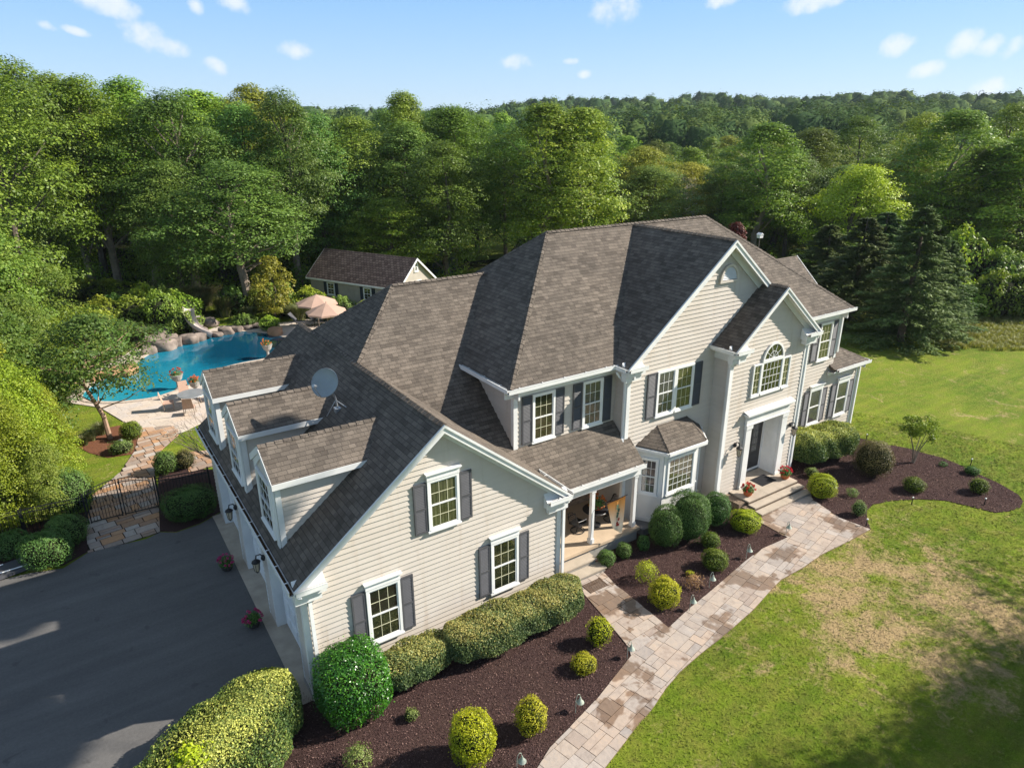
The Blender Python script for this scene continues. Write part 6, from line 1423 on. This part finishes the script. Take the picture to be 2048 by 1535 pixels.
def rock(px, py, r, h, seed, m_=0):
    r *= .66; h *= .62
    p = at(px, py); rng = np.random.default_rng(seed); V, F = ball_np((0, 0, h*.35), (r*rng.uniform(.9, 1.3), r*rng.uniform(.7, 1), h*.75), 20, 12); V = V*1.25
    for _ in range(11):
        q_ = rng.normal(0, 1, 3); q_ /= np.linalg.norm(q_); lim = (np.abs(q_)*np.array([r, r*.85, h*.75])).sum()*rng.uniform(.55, .8)+q_[2]*h*.35; ex_ = np.maximum(V@q_-lim, 0); V = V-ex_[:, None]*q_
    V = V+rng.normal(0, .012, V.shape); V[:, 2] = np.clip(V[:, 2], -.1, h)
    me = meshfrom('boulder', V, F, ROCKO if m_ else ROCK); tag(linkmesh('boulder', me, loc=(p.x, p.y, 0)), 'orange brown boulder at the right end of the pool' if px > 540 else 'pale boulder of the rock edging '+RZ(px), 'boulder', None if px > 540 else 'boulders '+RZ(px)).rotation_euler.z = seed
for i, a in enumerate([(452,668,.8,.7),(474,662,.7,.6),(496,658,.6,.55),(515,654,.6,.5),(432,672,.6,.5),(398,680,.9,.9),(378,686,.9,.9),(352,692,.8,.9),(330,700,.9,1.1),(315,690,1.,1.3),(298,706,.8,.8),(340,672,1.0,1.4),(290,680,1.,1.4),(262,668,.9,1.3),(240,655,.8,1.1),(218,650,.8,1.),(205,664,.8,.9),(195,700,.8,.7),(180,728,.8,.7),(160,752,.8,.7),(190,760,.7,.8),(230,752,.9,.8),(256,748,.8,.8)]): rock(*a, seed=i+1, m_=(i in (20, 21, 22)))
rock(554, 668, .8, .7, 55, 1)
rq = random.Random(6)
for i in range(26): rock(rq.uniform(200, 420), rq.uniform(640, 690), rq.uniform(.4, .8), rq.uniform(.4, 1.1), 100+i)
p = at(388, 812); t_ = thing('patio_table', 'round glass patio table near the pool seen past the dormer', 'table', (p.x, p.y, 0)); MB().lathe((p.x,p.y,0), [(.70,.68),(.72,.70),(.70,.72),(.02,.72)], 24).build('tabletop', GALV, t_); m = MB()
for k_ in range(4): a = k_*math.pi/2+.5; m.tube([(p.x+.5*math.cos(a), p.y+.5*math.sin(a), 0), (p.x+.3*math.cos(a), p.y+.3*math.sin(a), .68)], .02, 6)
m.build('legs', BARKP, t_)
for i, a in enumerate((0.3, 1.7, 3.0, 4.4)):
    q = Vector((p.x+1.15*math.cos(a), p.y+1.15*math.sin(a), 0)); t_ = thing('patio_chair', ['patio chair on the house side of the glass table','patio chair on the far side of the glass table','patio chair at the left of the glass table','patio chair nearest the viewer at the glass table'][i], 'chair', tuple(q), 'chairs around the patio table'); t_.rotation_euler.z = a
    MB().box(q.x-.25, q.x+.25, q.y-.26, q.y+.26, .40, .44).build('seat', TAN, t_); MB().poly([q+Vector(v) for v in ((.22,-.26,.42),(.22,.26,.42),(.36,.22,.98),(.36,-.22,.98))], vec=(.02,0,0)).build('backrest', TAN, t_); m = MB()
    for x in (-.22, .22):
        for y in (-.24, .24): m.tube([(q.x+x, q.y+y, 0), (q.x+x, q.y+y, .40)], .016, 6)
    m.build('legs', BARKP, t_)
# solar path light by the ornamental tree, garden hose, folded hoop, splash block
p = at(245, 898); t_ = thing('post_light', 'pale mushroom post light beside the ornamental tree', 'path light', tuple(p)); MB().tube([p, p+Vector((0,0,.42))], .018, 6).build('stem', GALV, t_); MB().lathe(p+Vector((0,0,.42)), [(.12,0),(.10,.04),(.02,.07)], 10).build('hood', GALV, t_)
p = at(322, 880); m = MB()
m.tube([p+Vector((.32*math.cos(a*.5)+.03*a, .22*math.sin(a*.5)+.015*a, .035+.004*a)) for a in range(30)], .014, 6); m.tube([p+Vector((.9+.25*k_, .30+.12*math.sin(k_*1.2), .035)) for k_ in range(5)], .014, 6); tag(m.build('garden_hose', plain('hose', (.45,.42,.36), .6)), 'pale garden hose lying in loops on the stone path', 'hose')
p = at(28, 1140); t_ = thing('basketball_hoop', 'dark basketball hoop lying folded at the left edge of the drive', 'basketball hoop', (p.x, p.y, 0)); t_.rotation_euler.z = rad(12); MB().box(p.x-.75, p.x+.55, p.y-.38, p.y+.38, .05, .16).build('base', SHUT, t_, bevel=.04)
m = MB(); m.tube([p+Vector((-.9,-.15,.2)), p+Vector((.35,-.3,.2))], .02, 6); m.tube([p+Vector((-.9,.25,.2)), p+Vector((-.2,.28,.2))], .02, 6); m.build('pole', WHITE2, t_)
p = at(436, 1035); tag(MB().box(p.x-.16, p.x+.16, p.y-.1, p.y+.1, .02, .08).build('splash_block', CONC), 'pale splash block at the far corner of the garage', 'splash block')
# martin house on a pole
p = far(1552, 52); t_ = thing('birdhouse', 'white birdhouse on a tall pole beyond the roof', 'birdhouse', (p.x, p.y, 0)); zt = zat(492, 52); MB().tube([(p.x,p.y,0),(p.x,p.y,zt)], .035, 6).build('pole', BARKP, t_); m = MB().box(p.x-.2,p.x+.2,p.y-.16,p.y+.16,zt,zt+.26); m.poly([(p.x-.25,p.y-.2,zt+.262),(p.x+.25,p.y-.2,zt+.262),(p.x,p.y-.2,zt+.42)], vec=(0,.4,0)); m.build('house_box', WHITE, t_)

# shed and houses beyond
def simple_house(name, label, cat, P, ang, L, W, hw, pitch, wallm, roofm, wins, over=.25, group=None):
    """long side from P along ang, depth to the left of it; wins: list of (side, u, z, w, h)"""
    P = Vector(P); t_ = thing(name, label, cat, tuple(P), group); U = Vector((math.cos(ang), math.sin(ang), 0)); N = Vector((-U.y, U.x, 0)); hr = hw+W/2*pitch; g = lambda u, v, z: P+U*u+N*v+Vector((0,0,z))
    m = MB(); m.face([g(0,0,0),g(L,0,0),g(L,0,hw),g(0,0,hw)]); m.face([g(L,0,0),g(L,W,0),g(L,W,hw),g(L,W/2,hr),g(L,0,hw)]); m.face([g(L,W,0),g(0,W,0),g(0,W,hw),g(L,W,hw)]); m.face([g(0,W,0),g(0,0,0),g(0,0,hw),g(0,W/2,hr),g(0,W,hw)]); m.build('wall', wallm, t_)
    r_ = MB(); o = over; e = hw-o*pitch; slope(r_, [g(-o,-o,e+.06),g(L+o,-o,e+.06),g(L+o,W/2,hr+.06),g(-o,W/2,hr+.06)], .06); slope(r_, [g(-o,W+o,e+.06),g(L+o,W+o,e+.06),g(L+o,W/2,hr+.06),g(-o,W/2,hr+.06)], .06); ro = r_.build('roof', roofm, t_)
    tr_ = MB()
    for u in (-o-.02, L+o-.0):
        for (va, za, vb, zb) in ((-o, e, W/2, hr), (W+o, e, W/2, hr)): tr_.poly([g(u,va,za+.06),g(u,vb,zb+.06),g(u,vb,zb-.12),g(u,va,za-.12)], vec=U*.03)
    tr_.poly([g(-o,-o-.02,e+.05),g(L+o,-o-.02,e+.05),g(L+o,-o-.02,e-.08),g(-o,-o-.02,e-.08)], vec=N*.02); tr_.build('trim', WHITE, t_)
    for (s, u, z, w, h) in wins:
        O, D, NN = (g(u,0,z), U, -N) if s == 0 else (g(L,u,z), N, U)
        window(O+NN*.0, D, NN, w, h, parent=t_, case=.06, cols=2, rows=2, munt=WHITE2)
        if s == 0:
            for du in (-.36, w+.03): Mx = frame_m(O+D*du, D, NN); MB().box(0, .33, .005, .03, 0, h, Mx).build('shutter', SHUT2, t_)
    return t_
SHUT2 = plain('navy_shutter', (.02,.03,.045), .6, .3, .1, 5); SHEDW = plain('shed_boards', (.40,.36,.31), .8, .2, .1, 2)
t = NT('cedar_shakes'); sh_uv = t.uv(); bt = t.n('TexBrick', Scale=1.0); t.link(sh_uv, bt.inputs['Vector']); bt.inputs['Brick Width'].default_value = .3; bt.inputs['Row Height'].default_value = .22; bt.inputs['Mortar Size'].default_value = .02
bt.inputs['Color1'].default_value = (.085,.06,.052,1); bt.inputs['Color2'].default_value = (.17,.128,.108,1); bt.inputs['Mortar'].default_value = (.03,.024,.024,1); SHAKE = t.done(t.princ(bt.outputs['Color'], .9, .1, t.bump(bt.outputs['Fac'], -.6, .03)))
A_ = at(626, 606); B_ = at(800, 634); d_ = (B_-A_); L_ = d_.length
simple_house('garden_shed', 'long beige garden shed with a dark shake roof beyond the pool', 'shed', (A_.x, A_.y, 0), math.atan2(d_.y, d_.x), L_, 4.3, 2.35, .82, SHEDW, SHAKE, [(0, L_*.20, .95, .8, 1.0), (0, L_*.62, .95, .8, 1.0), (1, 2.0, 3.1, .45, .7), (1, 1.5, .4, 1.3, 2.0)])
q = far(1345, 88); simple_house('far_house', 'white gabled house half hidden in the wood beyond the ridge', 'house', (q.x, q.y, 0), YAW*-1+rad(20), 6, 7, 4.6, .8, WHITE, ROOF, [(0, 2, 1.5, .8, 1.2), (1, 3, 1.5, .8, 1.2)])
q = far(1195, 430); zq = float(terr(np.float64(q.x), np.float64(q.y))); z_ = zat(259, 430); simple_house('far_house', 'tiny white house on the wooded hill left of the middle', 'house', (q.x, q.y, z_-7), -YAW, 14, 9, 7, .7, WHITE, ROOF, [(0, 2, 4.5, 1.4, 1.6), (0, 6, 4.5, 1.4, 1.6), (0, 10, 4.5, 1.4, 1.6)])
q = far(1835, 420); z_ = zat(245, 420); simple_house('far_house', 'tiny tan house on the wooded hill at the right', 'house', (q.x, q.y, z_-7), -YAW, 12, 9, 7, .6, plain('tan_wall', (.42,.3,.24), .8), ROOF, [(0, 3, 4.5, 1.4, 1.6), (0, 7, 4.5, 1.4, 1.6)])

# ================================================================== air
hz = MB().box(-1500, 1540, -1460, 1580, -1.2, 75).build('haze', None); tag(hz, kind='stuff'); hz['label'] = 'thin summer haze over the wooded hills'
hm = bpy.data.materials.new('haze'); hm.use_nodes = True; t_ = hm.node_tree; t_.nodes.clear(); o_ = t_.nodes.new('ShaderNodeOutputMaterial'); v_ = t_.nodes.new('ShaderNodeVolumePrincipled')
v_.inputs['Color'].default_value = (.80, .88, 1, 1); v_.inputs['Density'].default_value = .00012; v_.inputs['Anisotropy'].default_value = .2; t_.links.new(v_.outputs[0], o_.inputs['Volume']); hz.data.materials.append(hm)
